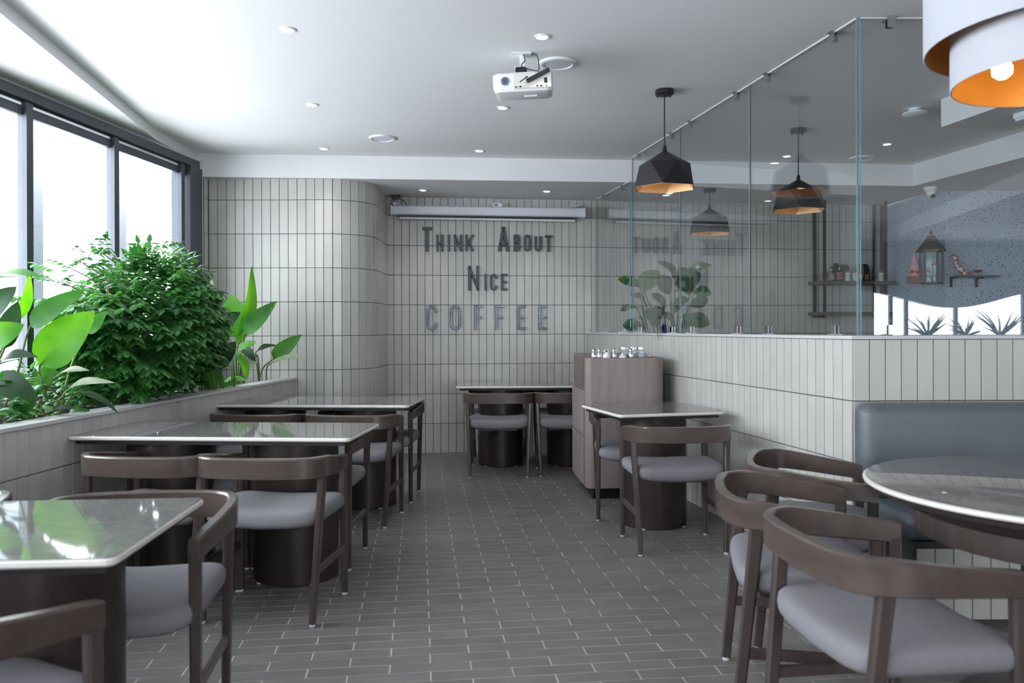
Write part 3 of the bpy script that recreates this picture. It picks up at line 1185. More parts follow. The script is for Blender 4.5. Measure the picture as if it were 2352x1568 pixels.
def letter(ch, x0, x1, ztop, zbase, m, t_m, label):
    s0, za = on_wall(x0, zbase)
    s1, _ = on_wall(x1, zbase)
    _, zb = on_wall(x0, ztop)
    w_, h = s1 - s0, zb - za
    lw_, lh = max(w_ - t_m, 0.001), h - t_m
    if ch == 'I':
        lw_ = 0.001
    o2 = BW0 + BWD * s0 + BWN * 0.012
    b = MB()
    for pth in letter_paths(ch, lw_ / lh):
        straight = len(pth) == 2
        pts = [(t_m / 2 + x * lw_, t_m / 2 + z * lh) for x, z in pth]
        stroke(b, pts, t_m, 0.024, t_m / 2 if straight else 0.0)
    o = b.obj('wall_letter', m)
    o.location = (o2.x, o2.y, za)
    o.rotation_euler = (0, 0, R(7))
    tag(o, label, 'letter', 'metal letters on the back wall')


D, BR = 'letter_dark', 'letter_bright'
big, sm = 0.031, 0.0225
for a in [
    ('T', 375, 452, 415, 605, D, big, 'tall dark metal letter T starting the word Think'),
    ('H', 485, 540, 475, 605, D, sm, 'small dark metal letter H in the word Think'),
    ('I', 573, 592, 475, 605, D, sm, 'small dark metal letter I in the word Think'),
    ('N', 622, 686, 475, 605, D, sm, 'small dark metal letter N in the word Think'),
    ('K', 712, 776, 475, 605, D, sm, 'small dark metal letter K ending the word Think'),
    ('A', 966, 1050, 415, 605, D, big, 'tall dark metal letter A starting the word About'),
    ('B', 1088, 1141, 475, 605, D, sm, 'small dark metal letter B in the word About'),
    ('O', 1168, 1223, 475, 605, D, sm, 'small dark metal letter O in the word About'),
    ('U', 1252, 1308, 478, 605, D, sm, 'small dark metal letter U in the word About'),
    ('T', 1333, 1389, 480, 607, D, sm, 'small dark metal letter T ending the word About'),
    ('N', 733, 818, 719, 910, D, big * 0.85, 'tall dark metal letter N starting the word Nice'),
    ('I', 861, 878, 780, 910, D, sm, 'small dark metal letter I in the word Nice'),
    ('C', 905, 961, 780, 910, D, sm, 'small dark metal letter C in the word Nice'),
    ('E', 990, 1041, 780, 910, D, sm, 'small dark metal letter E ending the word Nice'),
    ('C', 408, 491, 1024, 1218, BR, 0.026, 'shiny metal letter C starting the word Coffee'),
    ('O', 590, 676, 1024, 1218, BR, 0.026, 'shiny metal letter O in the word Coffee'),
    ('F', 779, 845, 1025, 1216, BR, 0.026, 'shiny metal letter F, first of two in Coffee'),
    ('F', 946, 1011, 1025, 1216, BR, 0.026, 'shiny metal letter F, second of two in Coffee'),
    ('E', 1113, 1181, 1025, 1216, BR, 0.026, 'shiny metal letter E, first of two in Coffee'),
    ('E', 1281, 1348, 1025, 1216, BR, 0.026, 'shiny metal letter E ending the word Coffee'),
]:
    letter(*a)

# ------------------------------------------------------------------ projection screen
def wallpt(s_, off, z):
    p = BW0 + BWD * s_ + BWN * off
    return (p.x, p.y, z)


SCR = thing('projection_screen', 'long white roll-up projection screen case above the letters', 'projector screen', wallpt(1.05, 0.09, 2.43), R(7))
SL = 0.985
cs = MB()
cs.loft([[(x, y, z) for y, z in ((-0.045, 0.012), (-0.03, 0.0), (0.04, 0.0), (0.045, 0.01), (0.045, 0.085), (0.03, 0.095), (-0.03, 0.095), (-0.045, 0.082))] for x in (-SL, SL)])
cs.obj('case', 'screen_white', SCR)
for s_ in (-1, 1):
    e = MB()
    e.loft([[(x, y, z) for y, z in ((-0.049, 0.01), (-0.032, -0.005), (0.042, -0.005), (0.049, 0.01), (0.049, 0.088), (0.03, 0.1), (-0.03, 0.1), (-0.049, 0.086))] for x in (s_ * SL, s_ * (SL + 0.012))])
    e.obj('end_cap', 'white_plastic', SCR)
    MB().box((s_ * 0.96 - 0.012, -0.01, 0.09), (s_ * 0.96 + 0.012, 0.06, 0.125)).obj('bracket', 'steel', SCR)
MB().box((-SL + 0.06, -0.012, -0.018), (SL - 0.08, 0.012, 0.0)).obj('slot', 'black_plastic', SCR)
MB().tube([(-SL + 0.07, 0, -0.03), (SL - 0.09, 0, -0.034)], 0.0115, 10).obj('hem_bar', 'white_plastic', SCR, True)
bx_ = MB()
bx_.box((0.04, -0.03, 0.096), (0.13, 0.0, 0.13))
rc = bx_.obj('receiver', 'white_plastic', SCR)
MB().box((0.048, -0.032, 0.1), (0.088, -0.029, 0.122)).obj('display', 'grey_plastic', rc)
MB().tube(catmull([(0.13, -0.015, 0.115), (0.16, -0.01, 0.11), (0.2, 0.0, 0.097)], 5), 0.003, 6).obj('lead', 'white_plastic', SCR)
MB().tube(catmull([(0.80, 0, 0.097), (0.87, 0, 0.118), (0.95, 0, 0.122)], 5), 0.004, 6).obj('lead', 'white_plastic', SCR)
sk = thing('cable_socket', 'black socket box with cable on the lowered ceiling above the screen', 'socket', wallpt(0.105, 0.12, DROP - 0.035), R(7))
MB().bbox((-0.045, -0.03, 0.012), (0.045, 0.03, 0.035), 0.004).obj('box', 'black_plastic', sk)
MB().box((-0.012, -0.015, -0.01), (0.02, 0.015, 0.012)).obj('plug', 'black_plastic', sk)
MB().tube(catmull([(0.02, 0, 0.0), (0.06, -0.01, -0.01), (0.10, -0.01, -0.05), (0.11, 0.0, -0.095)], 6), 0.004, 6).obj('cable', 'black_plastic', sk)
MB().tube(catmull([(-0.02, 0, 0.005), (-0.055, -0.01, -0.04), (-0.01, -0.01, -0.075), (0.06, 0.0, -0.09)], 6), 0.004, 6).obj('cable', 'black_plastic', sk)

# ------------------------------------------------------------------ projector
PJ = thing('ceiling_projector', 'white projector hanging upside down from the ceiling', 'projector', (0.07, 4.52, CEIL), R(-3))
T_ = Matrix.Translation((0.0, 0.02, -0.175)) @ Matrix.Rotation(R(6), 4, 'X') @ Matrix.Rotation(R(-2), 4, 'Y')
b = MB()
rings = []
for z, i in ((-0.055, 0.03), (-0.048, 0.010), (-0.02, 0.0), (0.045, 0.0), (0.055, 0.012)):
    rings.append([(x, y, z) for x, y in rrect(0.335, 0.27, 0.045, i, 5)])
b.loft(rings, T_)
pjb = b.obj('body', 'white_plastic', PJ, True)
b = MB()
b.bbox((-0.055, -0.139, -0.036), (0.158, -0.128, 0.046), 0.003, T_)
pb = b.obj('port_panel', 'paper', PJ)
for x0, z0, x1, z1 in ((-0.045, -0.03, -0.030, -0.024), (-0.02, -0.03, -0.008, -0.022), (0.075, -0.03, 0.084, -0.022), (0.094, -0.03, 0.108, -0.024), (0.118, -0.012, 0.135, 0.016), (0.126, -0.03, 0.132, -0.024), (0.015, 0.02, 0.022, 0.028)):
    MB().box((x0, -0.141, z0), (x1, -0.138, z1), T_).obj('port', 'black_plastic', pb)
b = MB()
b.lathe([(0.026, 0), (0.026, 0.003)], 20, M=T_ @ Matrix.Translation((-0.098, -0.1345, 0.008)) @ Matrix.Rotation(R(90), 4, 'X'))
gr = b.obj('speaker_grille', 'screen_white', PJ)
b = MB()
for i in range(5):
    b.lathe([(0.0235 - i * 0.005, 0), (0.0235 - i * 0.005, 0.001), (0.0218 - i * 0.005, 0.001)], 18, M=T_ @ Matrix.Translation((-0.098, -0.1376, 0.008)) @ Matrix.Rotation(R(90), 4, 'X'))
b.obj('grille_ring', 'grey_plastic', gr)
ad = MB().bbox((-0.07, -0.016, -0.011), (0.07, 0.0, 0.011), 0.002, T_ @ Matrix.Translation((0.085, -0.143, 0.028)) @ Matrix.Rotation(R(-24), 4, 'Y')).obj('cable_adapter', 'black_plastic', PJ)
ms = MB()
ms.box((-0.065, -0.045, -0.006), (0.045, 0.045, 0.0))
ms.box((-0.022, -0.018, -0.075), (0.008, 0.018, -0.006))
ms.obj('ceiling_mount', 'white_plastic', PJ)
ms = MB()
ms.box((-0.05, -0.03, -0.125), (0.03, 0.03, -0.075))
for sx, sy in ((-1, -1), (1, -1), (-1, 1), (1, 1)):
    ms.bar((-0.01, 0, -0.11), (-0.01 + sx * 0.11, 0.02 + sy * 0.08, -0.13), 0.014, 0.006, side=(0, 0, 1))
ms.obj('spider_bracket', 'white_plastic', PJ)
MB().bbox((-0.045, -0.055, -0.125), (0.02, -0.02, -0.085), 0.004).obj('power_brick', 'black_plastic', PJ)
MB().tube(catmull([(0.04, -0.01, -0.005), (0.075, -0.05, -0.02), (0.088, -0.1, -0.08), (0.09, -0.13, -0.13)], 6), 0.003, 6).obj('cable', 'black_plastic', PJ)
MB().tube(catmull([(0.0, -0.02, -0.005), (0.01, -0.05, -0.05), (-0.01, -0.05, -0.08), (0.05, -0.1, -0.12), (0.09, -0.14, -0.14)], 6), 0.003, 6).obj('cable', 'black_plastic', PJ)
MB().tube(catmull([(0.03, -0.15, -0.17), (0.0, -0.15, -0.19), (-0.015, -0.145, -0.2)], 6), 0.003, 6).obj('cable', 'black_plastic', PJ)
MB().tube([(0, -0.02, 0.0), (0.06, -0.02, 0.0)], 0.004, 6).v and None
lo_ = MB()
lo_.tube([T_ @ Vector((0.0, -0.05, -0.062)), T_ @ Vector((0.075, -0.05, -0.062))], 0.005, 8)
lo_.obj('handle', 'white_plastic', PJ)

# ------------------------------------------------------------------ ceiling fittings
DL_RING = MB().lathe([(0.030, -0.001), (0.031, -0.006), (0.042, -0.005), (0.043, 0.0), (0.041, 0.004)], 28).mesh('ring', 'white_plastic', True)
DL_LENS = MB().lathe([(0.030, -0.0035), (0.029, -0.0015)], 24).mesh('lens', 'downlight_glow')


def downlight(x, y, z, label, power=5):
    t = thing('downlight', label, 'downlight', (x, y, z), 0, 'recessed downlights in the ceiling')
    link('ring', DL_RING, t)
    link('lens', DL_LENS, t)
    l = bpy.data.lights.new('downlight_beam', 'SPOT')
    l.energy = power
    l.spot_size = R(95)
    l.spot_blend = 0.9
    l.shadow_soft_size = 0.03
    l.color = (1.0, 0.95, 0.9)
    o = bpy.data.objects.new('downlight_beam', l)
    COL.objects.link(o)
    o.parent = t
    o.location = (0, 0, -0.015)


for x, y, z, lab in [
    (-1.16, 4.13, CEIL, 'recessed downlight at the top left of the ceiling, nearest us'),
    (0.165, 4.24, CEIL, 'recessed downlight above the projector'),
    (-1.38, 5.51, CEIL, 'recessed downlight in the middle of the window-side row'),
    (-0.06, 5.60, CEIL, 'recessed downlight just below the projector in the picture'),
    (-1.61, 6.85, CEIL, 'recessed downlight near the beam above the far window-side table'),
    (-0.28, 6.95, CEIL, 'recessed downlight near the beam in the middle of the room'),
    (-0.86, 7.73, DROP, 'recessed downlight in the lowered ceiling above the left end of the screen'),
    (0.346, 7.82, DROP, 'recessed downlight in the lowered ceiling above the right end of the screen'),
    (1.57, 7.94, DROP, 'recessed downlight behind the glass just below the front black pendant'),
    (2.77, 8.18, DROP, 'recessed downlight behind the glass beside the far black pendant shade'),
    (2.49, 7.20, CEIL, 'recessed downlight behind the glass left of the far pendant cord'),
    (3.18, 6.74, CEIL, 'recessed downlight behind the glass right of the glass corner'),
]:
    downlight(x, y, z, lab)


def speaker_disc(x, y, label, r=0.108):
    t = thing('ceiling_speaker', label, 'ceiling speaker', (x, y, CEIL), 0, 'round white ceiling discs')
    MB().lathe([(r * 0.8, -0.008), (r * 0.83, -0.014), (r * 0.97, -0.011), (r, -0.004), (r, 0.0)], 40).obj('rim', 'white_plastic', t, True)
    MB().lathe([(r * 0.8, -0.0085), (r * 0.4, -0.0095), (0.01, -0.0098)], 36).obj('grille', 'screen_white', t, True)


speaker_disc(-1.05, 6.47, 'round white ceiling speaker near the beam, left of the projector')
speaker_disc(0.27, 4.66, 'round white ceiling speaker right beside the projector')
speaker_disc(3.20, 7.28, 'round white ceiling speaker behind the glass corner')

# geometric pendants
APEX, SH, BT = 0.0, -0.095, -0.25


def pent(n, rot, r, z):
    return [(r * math.cos(2 * PI * k / n + rot), r * math.sin(2 * PI * k / n + rot), z) for k in range(n)]


def facet_shade(off):
    b = MB()
    n = 6
    a = pent(n, R(-14), 0.163 - off, SH - off)
    c = pent(n, R(-14) + PI / n, 0.214 - off, BT)
    b.add([(0, 0, APEX - off * 1.5)] + a + c, [(0, 1 + k, 1 + (k + 1) % n) for k in range(n)] +
          [(1 + k, 1 + n + k, 1 + (k + 1) % n) for k in range(n)] + [(1 + n + k, 1 + n + (k + 1) % n, 1 + (k + 1) % n) for k in range(n)])
    return b


def pendant(x, y, ztop, label):
    t = thing('pendant_lamp', label, 'pendant lamp', (x, y, ztop), 0, 'black faceted pendant lamps')
    MB().lathe([(0.058, 0), (0.06, -0.004), (0.06, -0.028), (0.055, -0.032), (0.012, -0.034)], 28).obj('ceiling_rose', 'lamp_black', t, True)
    for a in (0.5, 2.6, 4.7):
        MB().lathe([(0.006, -0.04), (0.006, -0.03)], 8, (0.048 * math.cos(a), 0.048 * math.sin(a), 0)).obj('screw', 'lamp_black', t)
    dz = 2.44 - ztop
    MB().tube([(0, 0, -0.03), (0, 0, dz + 0.01)], 0.0042, 8).obj('cord', 'black_metal', t)
    MB().lathe([(0.008, dz + 0.03), (0.012, dz + 0.02), (0.016, dz - 0.012)], 12).obj('cord_grip', 'lamp_black', t, True)
    o = facet_shade(0.0).obj('lamp_shade', 'lamp_black', t)
    o.location = (0, 0, dz)
    i = facet_shade(0.005).obj('inner_lining', 'gold_pale', t)
    i.location = (0, 0, dz - 0.001)
    bl = MB().lathe([(0.012, 0.045), (0.016, 0.03), (0.03, 0.0), (0.028, -0.018), (0.014, -0.03), (0.003, -0.032)], 16).obj('bulb', 'bulb_glow', t, True)
    bl.location = (0, 0, dz - 0.13)
    l = bpy.data.lights.new('bulb_light', 'POINT')
    l.energy = 0.06
    l.color = (1.0, 0.62, 0.3)
    l.shadow_soft_size = 0.03
    lo2 = bpy.data.objects.new('bulb_light', l)
    COL.objects.link(lo2)
    lo2.parent = t
    lo2.location = (0, 0, dz - 0.195)


pendant(1.0, 5.2, CEIL, 'black faceted pendant lamp in front of the glass, above the small square table')
pendant(2.24, 6.22, CEIL, 'black faceted pendant lamp behind the glass, hanging before the wall shelves')
pendant(1.92, 7.72, DROP, 'black faceted pendant lamp behind the glass, smallest, above the fig plant')

# double drum lamp over the round table
DRm = thing('drum_pendant', 'white double drum lamp with gold lining at the top right corner', 'pendant lamp', (1.78, 2.55, CEIL))
for nm, r_, zb_, zt_ in (('outer_drum', 0.41, 2.193, 2.50), ('inner_drum', 0.33, 2.07, 2.40)):
    b = MB()
    b.lathe([(r_ - 0.006, zb_ - CEIL), (r_ - 0.002, zb_ - CEIL - 0.001), (r_, zb_ - CEIL + 0.002), (r_, zt_ - CEIL), (r_ - 0.004, zt_ - CEIL)], 96)
    del b.f[-2:]
    o = b.obj(nm, 'shade_white', DRm, True)
    b = MB()
    b.lathe([(r_ - 0.0062, zb_ - CEIL), (r_ - 0.0062, zt_ - CEIL)], 96)
    del b.f[-2:]
    b.obj('gold_lining', 'gold', o, True)
MB().tube([(0, 0, 0), (0, 0, 2.5 - CEIL)], 0.006, 8).obj('cord', 'white_plastic', DRm)
MB().lathe([(0.06, 0), (0.06, -0.03), (0.02, -0.035)], 24).obj('ceiling_rose', 'white_plastic', DRm, True)
for k in range(3):
    a = 2 * PI * k / 3 + 0.3
    MB().tube([(0, 0, 2.38 - CEIL), (0.405 * math.cos(a), 0.405 * math.sin(a), 2.38 - CEIL)], 0.004, 6).obj('spoke', 'steel', DRm)
for k, (bx0, by0) in enumerate(((-0.14, 0.11), (-0.03, 0.05), (0.10, -0.08))):
    bl = MB().lathe([(0.012, 0.06), (0.016, 0.04), (0.032, 0.005), (0.030, -0.016), (0.014, -0.03), (0.003, -0.033)], 16, (bx0, by0, 2.135 - CEIL)).obj('bulb', 'bulb_bright', DRm, True)
    MB().lathe([(0.016, 0.12), (0.018, 0.06)], 12, (bx0, by0, 2.135 - CEIL)).obj('lamp_holder', 'brass', DRm, True)
l = bpy.data.lights.new('bulb_light', 'POINT')
l.energy = 0.18
l.color = (1.0, 0.66, 0.34)
l.shadow_soft_size = 0.05
lo2 = bpy.data.objects.new('bulb_light', l)
COL.objects.link(lo2)
lo2.parent = DRm
lo2.location = (0, 0, 2.19 - CEIL)

# dome camera, detector, batten light behind the glass
pc = flat(2137, 430, DROP)
dcm = thing('dome_camera', 'white dome security camera under the lowered ceiling behind the glass', 'camera', tuple(pc))
MB().lathe([(0.062, 0), (0.062, -0.012), (0.05, -0.045), (0.045, -0.05)], 24).obj('base', 'white_plastic', dcm, True)
b = MB()
b.lathe([(0.042, 0.03), (0.043, 0.0), (0.03, -0.03), (0.012, -0.04)], 20, M=Matrix.Translation((0.0, -0.01, -0.06)) @ Matrix.Rotation(R(-25), 4, 'X'))
b.obj('housing', 'white_plastic', dcm, True)
b = MB()
b.lathe([(0.022, 0.0), (0.022, -0.012), (0.008, -0.018)], 16, M=Matrix.Translation((0.004, -0.032, -0.085)) @ Matrix.Rotation(R(-45), 4, 'X'))
b.obj('lens', 'black_plastic', dcm, True)
sd = thing('smoke_detector', 'white smoke detector on the ceiling behind the glass corner', 'smoke detector', (2.87, 5.66, CEIL))
MB().lathe([(0.04, 0), (0.045, -0.015), (0.085, -0.03), (0.088, -0.04), (0.06, -0.052), (0.01, -0.055)], 28).obj('body', 'white_plastic', sd, True)
p = p0 + dv * 0.72 + dn * 0.25
bt = thing('batten_light', 'white batten light fixture under the ceiling box beside the drum lamp', 'light fixture', (p.x, p.y, CEIL - 0.19), math.atan2(dv.y, dv.x))
MB().bbox((-0.35, -0.03, -0.035), (0.35, 0.03, 0.0), 0.006).obj('housing', 'white_plastic', bt)
MB().bbox((-0.34, -0.022, -0.05), (0.34, 0.022, -0.033), 0.004).obj('diffuser', 'screen_white', bt)

# ------------------------------------------------------------------ wall shelves behind the glass
def shelf_s(px):
    """distance along the back wall of a photo column"""
    r1 = at(px, 640, 1.0)
    dd = BW0.dot(BWN) / (Vector((r1.x, 1.0)).dot(BWN))
    return (Vector((r1.x * dd, dd)) - BW0).dot(BWD)


SHL = thing('wall_shelf', 'dark steel and wood wall shelf unit behind the glass', 'shelf', tuple(BW0.to_3d()), R(7))
s0 = shelf_s(1856)
Z1, Z2 = 1.775, 1.445
s1 = 5.4
for zz in (Z1, Z2):
    MB().box((s0 - 0.01, -0.265, zz - 0.035), (s1, -0.015, zz)).obj('shelf_board', 'shelf_wood', SHL)
sa, sb_ = shelf_s(1868), shelf_s(2005)
for sx, y in ((sa, -0.03), (sa, -0.24), (sb_, -0.03), (sb_, -0.24)):
    MB().box((sx - 0.012, y - 0.012, Z2 - 0.06), (sx + 0.012, y + 0.012, DROP)).obj('upright', 'black_metal', SHL)
for sx in (sa, sb_):
    MB().box((sx - 0.012, -0.25, Z2 - 0.06), (sx + 0.012, -0.015, Z2 - 0.036)).obj('foot_bar', 'black_metal', SHL)


def shelf_pt(px, off):
    p = BW0 + BWD * shelf_s(px) + BWN * off
    return (p.x, p.y, Z1)


GS = 'goods on the upper wall shelf'


def bottle(px, off, label, lab_m, h=0.165, r=0.037):
    t = thing('glass_bottle', label, 'bottle', shelf_pt(px, off), 0, GS)
    MB().lathe([(r * 0.95, 0), (r, 0.004), (r, h * 0.55), (r * 0.8, h * 0.66), (r * 0.36, h * 0.74), (r * 0.34, h * 0.92)], 20).obj('body', 'jar_glass', t, True)
    b = MB()
    b.lathe([(r + 0.0006, h * 0.14), (r + 0.0006, h * 0.54)], 20)
    del b.f[-2:]
    b.obj('label_band', lab_m, t, True)
    for zz in (0.14, 0.52):
        b = MB()
        b.lathe([(r + 0.001, h * zz), (r + 0.001, h * zz + 0.004)], 20)
        del b.f[-2:]
        b.obj('label_line', 'paper', t, True)
    MB().lathe([(r * 0.38, h * 0.92), (r * 0.38, h), (r * 0.2, h * 1.005)], 14).obj('cap', 'black_plastic', t, True)


def tub(px, off, label, h=0.1, r=0.03):
    t = thing('small_jar', label, 'jar', shelf_pt(px, off), 0, GS)
    MB().lathe([(r, 0), (r, h * 0.8), (r * 0.9, h * 0.84)], 18).obj('body', 'paper', t, True)
    MB().lathe([(r * 0.92, h * 0.82), (r * 0.92, h), (r * 0.85, h)], 18).obj('lid', 'kraft', t, True)
    for k in range(5):
        b = MB()
        b.lathe([(r + 0.0006, h * (0.22 + 0.1 * k)), (r + 0.0006, h * (0.22 + 0.1 * k) + 0.003)], 18)
        del b.f[-2:]
        b.obj('print_line', 'grey_plastic', t)


def pouch(px, off, label, m, h=0.19, tilt=0, w_=0.13):
    x, y, z = shelf_pt(px, off)
    t = thing('coffee_pouch', label, 'pouch', (x, y, z), R(7), GS)
    M = Matrix.Rotation(R(tilt), 4, 'Y')
    b = MB()
    b.loft([[(-w_ / 2, -0.035, 0), (w_ / 2, -0.035, 0), (w_ / 2, 0.035, 0), (-w_ / 2, 0.035, 0)],
            [(-w_ / 2, -0.03, h * 0.55), (w_ / 2, -0.03, h * 0.55), (w_ / 2, 0.03, h * 0.55), (-w_ / 2, 0.03, h * 0.55)],
            [(-w_ / 2, -0.003, h * 0.9), (w_ / 2, -0.003, h * 0.9), (w_ / 2, 0.003, h * 0.9), (-w_ / 2, 0.003, h * 0.9)],
            [(-w_ * 0.32, -0.002, h), (w_ * 0.32, -0.002, h), (w_ * 0.32, 0.002, h), (-w_ * 0.32, 0.002, h)]], M)
    b.obj('bag', m, t)
    b = MB()
    b.box((-w_ * 0.3, -0.037, h * 0.12), (w_ * 0.3, -0.0335, h * 0.42), M)
    b.obj('bag_label', 'kraft' if m == 'dark_pouch' else 'paper', t)


bottle(1877, 0.17, 'clear bottle with red label standing at the left end of the shelf', 'red_label')
bottle(1909, 0.17, 'clear bottle with red label right of the shelf upright', 'red_label')
bottle(1901, 0.08, 'pale bottle standing behind the second red label bottle', 'paper', 0.16, 0.033)
tub(1927, 0.18, 'small white jar on the shelf, left of two', 0.11)
tub(1942, 0.19, 'small white jar on the shelf, right of two', 0.10)
pouch(1915, 0.05, 'black pouch standing behind the bottles on the shelf', 'dark_pouch', 0.205, 0, 0.06)
pouch(1932, 0.07, 'black folded pouch behind the small white jars', 'dark_pouch', 0.19, 0, 0.09)
pouch(1955, 0.13, 'brown pouch leaning on the shelf right of the jars', 'kraft', 0.19, 12, 0.07)
pouch(1975, 0.10, 'black pouch on the shelf behind the glass corner', 'dark_pouch', 0.195, 0, 0.08)
tub(2004, 0.17, 'small white jar on the shelf right of the glass corner', 0.11)

# ------------------------------------------------------------------ shrine pieces on the speckled wall
YW = 7.868
WNY = lambda x: 7.87 + 0.0264 * (x - 4.28)


def spk(px, py, off):
    d = 7.87 - off
    p = at(px, py, d)
    return p


pl = spk(2139, 652, 0.10)
LN = thing('shrine_lantern', 'bronze hexagonal lantern with pointed roof on the speckled wall', 'lantern', tuple(pl))
k_ = 7.77 / F


def hexr(r, z):
    return [(r * math.cos(PI / 3 * i + PI / 6), r * math.sin(PI / 3 * i + PI / 6), z) for i in range(6)]


MB().loft([hexr(0.105, 0), hexr(0.105, 0.018)]).obj('base', 'lantern_metal', LN)
MB().loft([hexr(0.128, 0.315), hexr(0.13, 0.328), hexr(0.035, 0.46), hexr(0.032, 0.466)]).obj('roof', 'lantern_metal', LN)
MB().loft([hexr(0.129, 0.312), hexr(0.133, 0.318), hexr(0.133, 0.322)]).obj('roof_trim', 'brass', LN)
MB().lathe([(0.04, 0.466), (0.04, 0.470), (0.01, 0.474), (0.016, 0.486), (0.01, 0.496), (0.018, 0.508), (0.006, 0.52), (0.003, 0.528)], 14).obj('finial', 'brass', LN, True)
for i in range(6):
    a = PI / 3 * i + PI / 6
    MB().bar((0.099 * math.cos(a), 0.099 * math.sin(a), 0.016), (0.099 * math.cos(a), 0.099 * math.sin(a), 0.318), 0.01, 0.01).obj('post', 'lantern_metal', LN)
    a2 = PI / 3 * (i + 1) + PI / 6
    g = MB()
    pa, pb_ = Vector((0.096 * math.cos(a), 0.096 * math.sin(a), 0)), Vector((0.096 * math.cos(a2), 0.096 * math.sin(a2), 0))
    g.loft([[pa + Vector((0, 0, 0.02)), pb_ + Vector((0, 0, 0.02)), pb_ * 0.97 + Vector((0, 0, 0.02)), pa * 0.97 + Vector((0, 0, 0.02))],
            [pa + Vector((0, 0, 0.31)), pb_ + Vector((0, 0, 0.31)), pb_ * 0.97 + Vector((0, 0, 0.31)), pa * 0.97 + Vector((0, 0, 0.31))]])
    g.obj('pane', 'jar_glass', LN)


def blobs(pts, r, m, name, parent):
    for p in pts:
        rr = r * rnd.uniform(0.8, 1.25)
        b = MB()
        n1, n2 = 7, 5
        rings = []
        for j in range(n2):
            v = -PI / 2 + PI * (j + 0.5) / n2
            rings.append([(p[0] + rr * math.cos(v) * math.cos(2 * PI * i / n1), p[1] + rr * math.cos(v) * math.sin(2 * PI * i / n1), p[2] + rr * math.sin(v)) for i in range(n1)])
        b.loft(rings)
        b.obj(name, m, parent, 'all')


def garland(name, label, loc, curve, n):
    t = thing(name, label, 'garland', loc, 0, 'flower garlands at the wall shrine')
    c = catmull(curve, 8)
    red, wht = [], []
    for k in range(n):
        p = c[int(k / n * (len(c) - 1))]
        (red if (k // 3) % 2 == 0 else wht).append((p.x + rnd.uniform(-0.015, 0.02), p.y + rnd.uniform(-0.012, 0.012), p.z + rnd.uniform(-0.01, 0.01)))
    blobs(red, 0.015, 'flower_red', 'flower', t)
    blobs(wht, 0.013, 'flower_white', 'flower', t)


garland('flower_garland', 'red and white flower garland inside the bronze lantern', (pl.x, pl.y, pl.z + 0.02),
        [(0.045, 0, 0.19), (-0.02, 0, 0.15), (-0.045, 0, 0.08), (0.03, 0, 0.015), (0.045, 0, 0.1)], 20)
pls = spk(2181, 634, 0.0)
pre = spk(2280, 634, 0.0)
WS = thing('wall_ledge', 'small grey ledge with two brackets on the speckled wall', 'shelf', (pls.x, WNY(pls.x), pls.z))
wl_ = pre.x - pls.x
MB().bbox((0, -0.13, -0.016), (wl_, 0.0, 0.0), 0.004).obj('shelf_board', 'shelf_wood', WS)
for x in (0.012, wl_ * 0.62):
    b = MB()
    b.box((x - 0.01, -0.012, -0.11), (x + 0.01, 0.0, -0.016))
    b.box((x - 0.01, -0.11, -0.03), (x + 0.01, 0.0, -0.016))
    b.obj('bracket', 'black_metal', WS)
gp = spk(2188, 632, 0.07)
garland('flower_garland', 'red and white flower garland on the small wall ledge', (gp.x, gp.y, pls.z + 0.012),
        [(0.02, 0, 0.18), (0.03, 0, 0.13), (0.055, 0, 0.07), (0.10, 0, 0.02), (0.18, 0, 0.008)], 34)
cp = spk(2247, 632, 0.07)
br = thing('brass_bowl', 'little brass footed bowl on the small wall ledge', 'bowl', (cp.x, cp.y, pls.z))
MB().lathe([(0.022, 0), (0.02, 0.004), (0.006, 0.012), (0.006, 0.026), (0.03, 0.038), (0.038, 0.055), (0.036, 0.055), (0.026, 0.042)], 20).obj('bowl', 'brass', br, True)
ip = spk(2101, 651, 0.06)
idl = thing('shrine_block', 'small brown block with pink cloth cone and flowers left of the lantern', 'shrine', (ip.x, ip.y, ip.z))
MB().bbox((-0.06, -0.04, 0), (0.05, 0.04, 0.07), 0.004).obj('block', 'kraft', idl)
MB().lathe([(0.045, 0.07), (0.05, 0.12), (0.04, 0.2), (0.015, 0.28), (0.004, 0.34)], 16).obj('cloth_cone', 'flower_pink', idl, True)
blobs([(rnd.uniform(-0.05, 0.04), -0.035, 0.1 + rnd.uniform(-0.02, 0.02)) for _ in range(8)], 0.016, 'flower_red', 'flower', idl)

# ------------------------------------------------------------------ plants
def leaf_mesh(base, tip, width, face, arch=0.12, fold=0.18, wave=0.04, n=10, sharp=0.75):
    base, tip = Vector(base), Vector(tip)
    ax = tip - base
    L_ = ax.length
    ax.normalize()
    nrm = Vector(face)
    nrm = (nrm - nrm.dot(ax) * ax).normalized()
    sd_ = ax.cross(nrm)
    b = MB()
    rows = []
    ph = rnd.uniform(0, 6)
    for i in range(n + 1):
        t = i / n
        wv = 0.5 * width * (math.sin(PI * t ** sharp) ** 0.75 if 0 < t < 1 else 0.02) + 0.001
        c = base + ax * (L_ * t) + nrm * (arch * L_ * math.sin(PI * t) - 0.10 * L_ * t * t)
        row = []
        for s_ in (-1, -0.5, 0, 0.5, 1):
            row.append(c + sd_ * (s_ * wv) + nrm * (fold * abs(s_) * wv + wave * width * math.sin(9 * t + ph + s_) * abs(s_)))
        rows.append(row)
    vs = [p for r_ in rows for p in r_]
    fs = []
    for i in range(n):
        for k in range(4):
            fs.append((i * 5 + k, i * 5 + k + 1, (i + 1) * 5 + k + 1, (i + 1) * 5 + k))
    b.add(vs, fs)
    return b


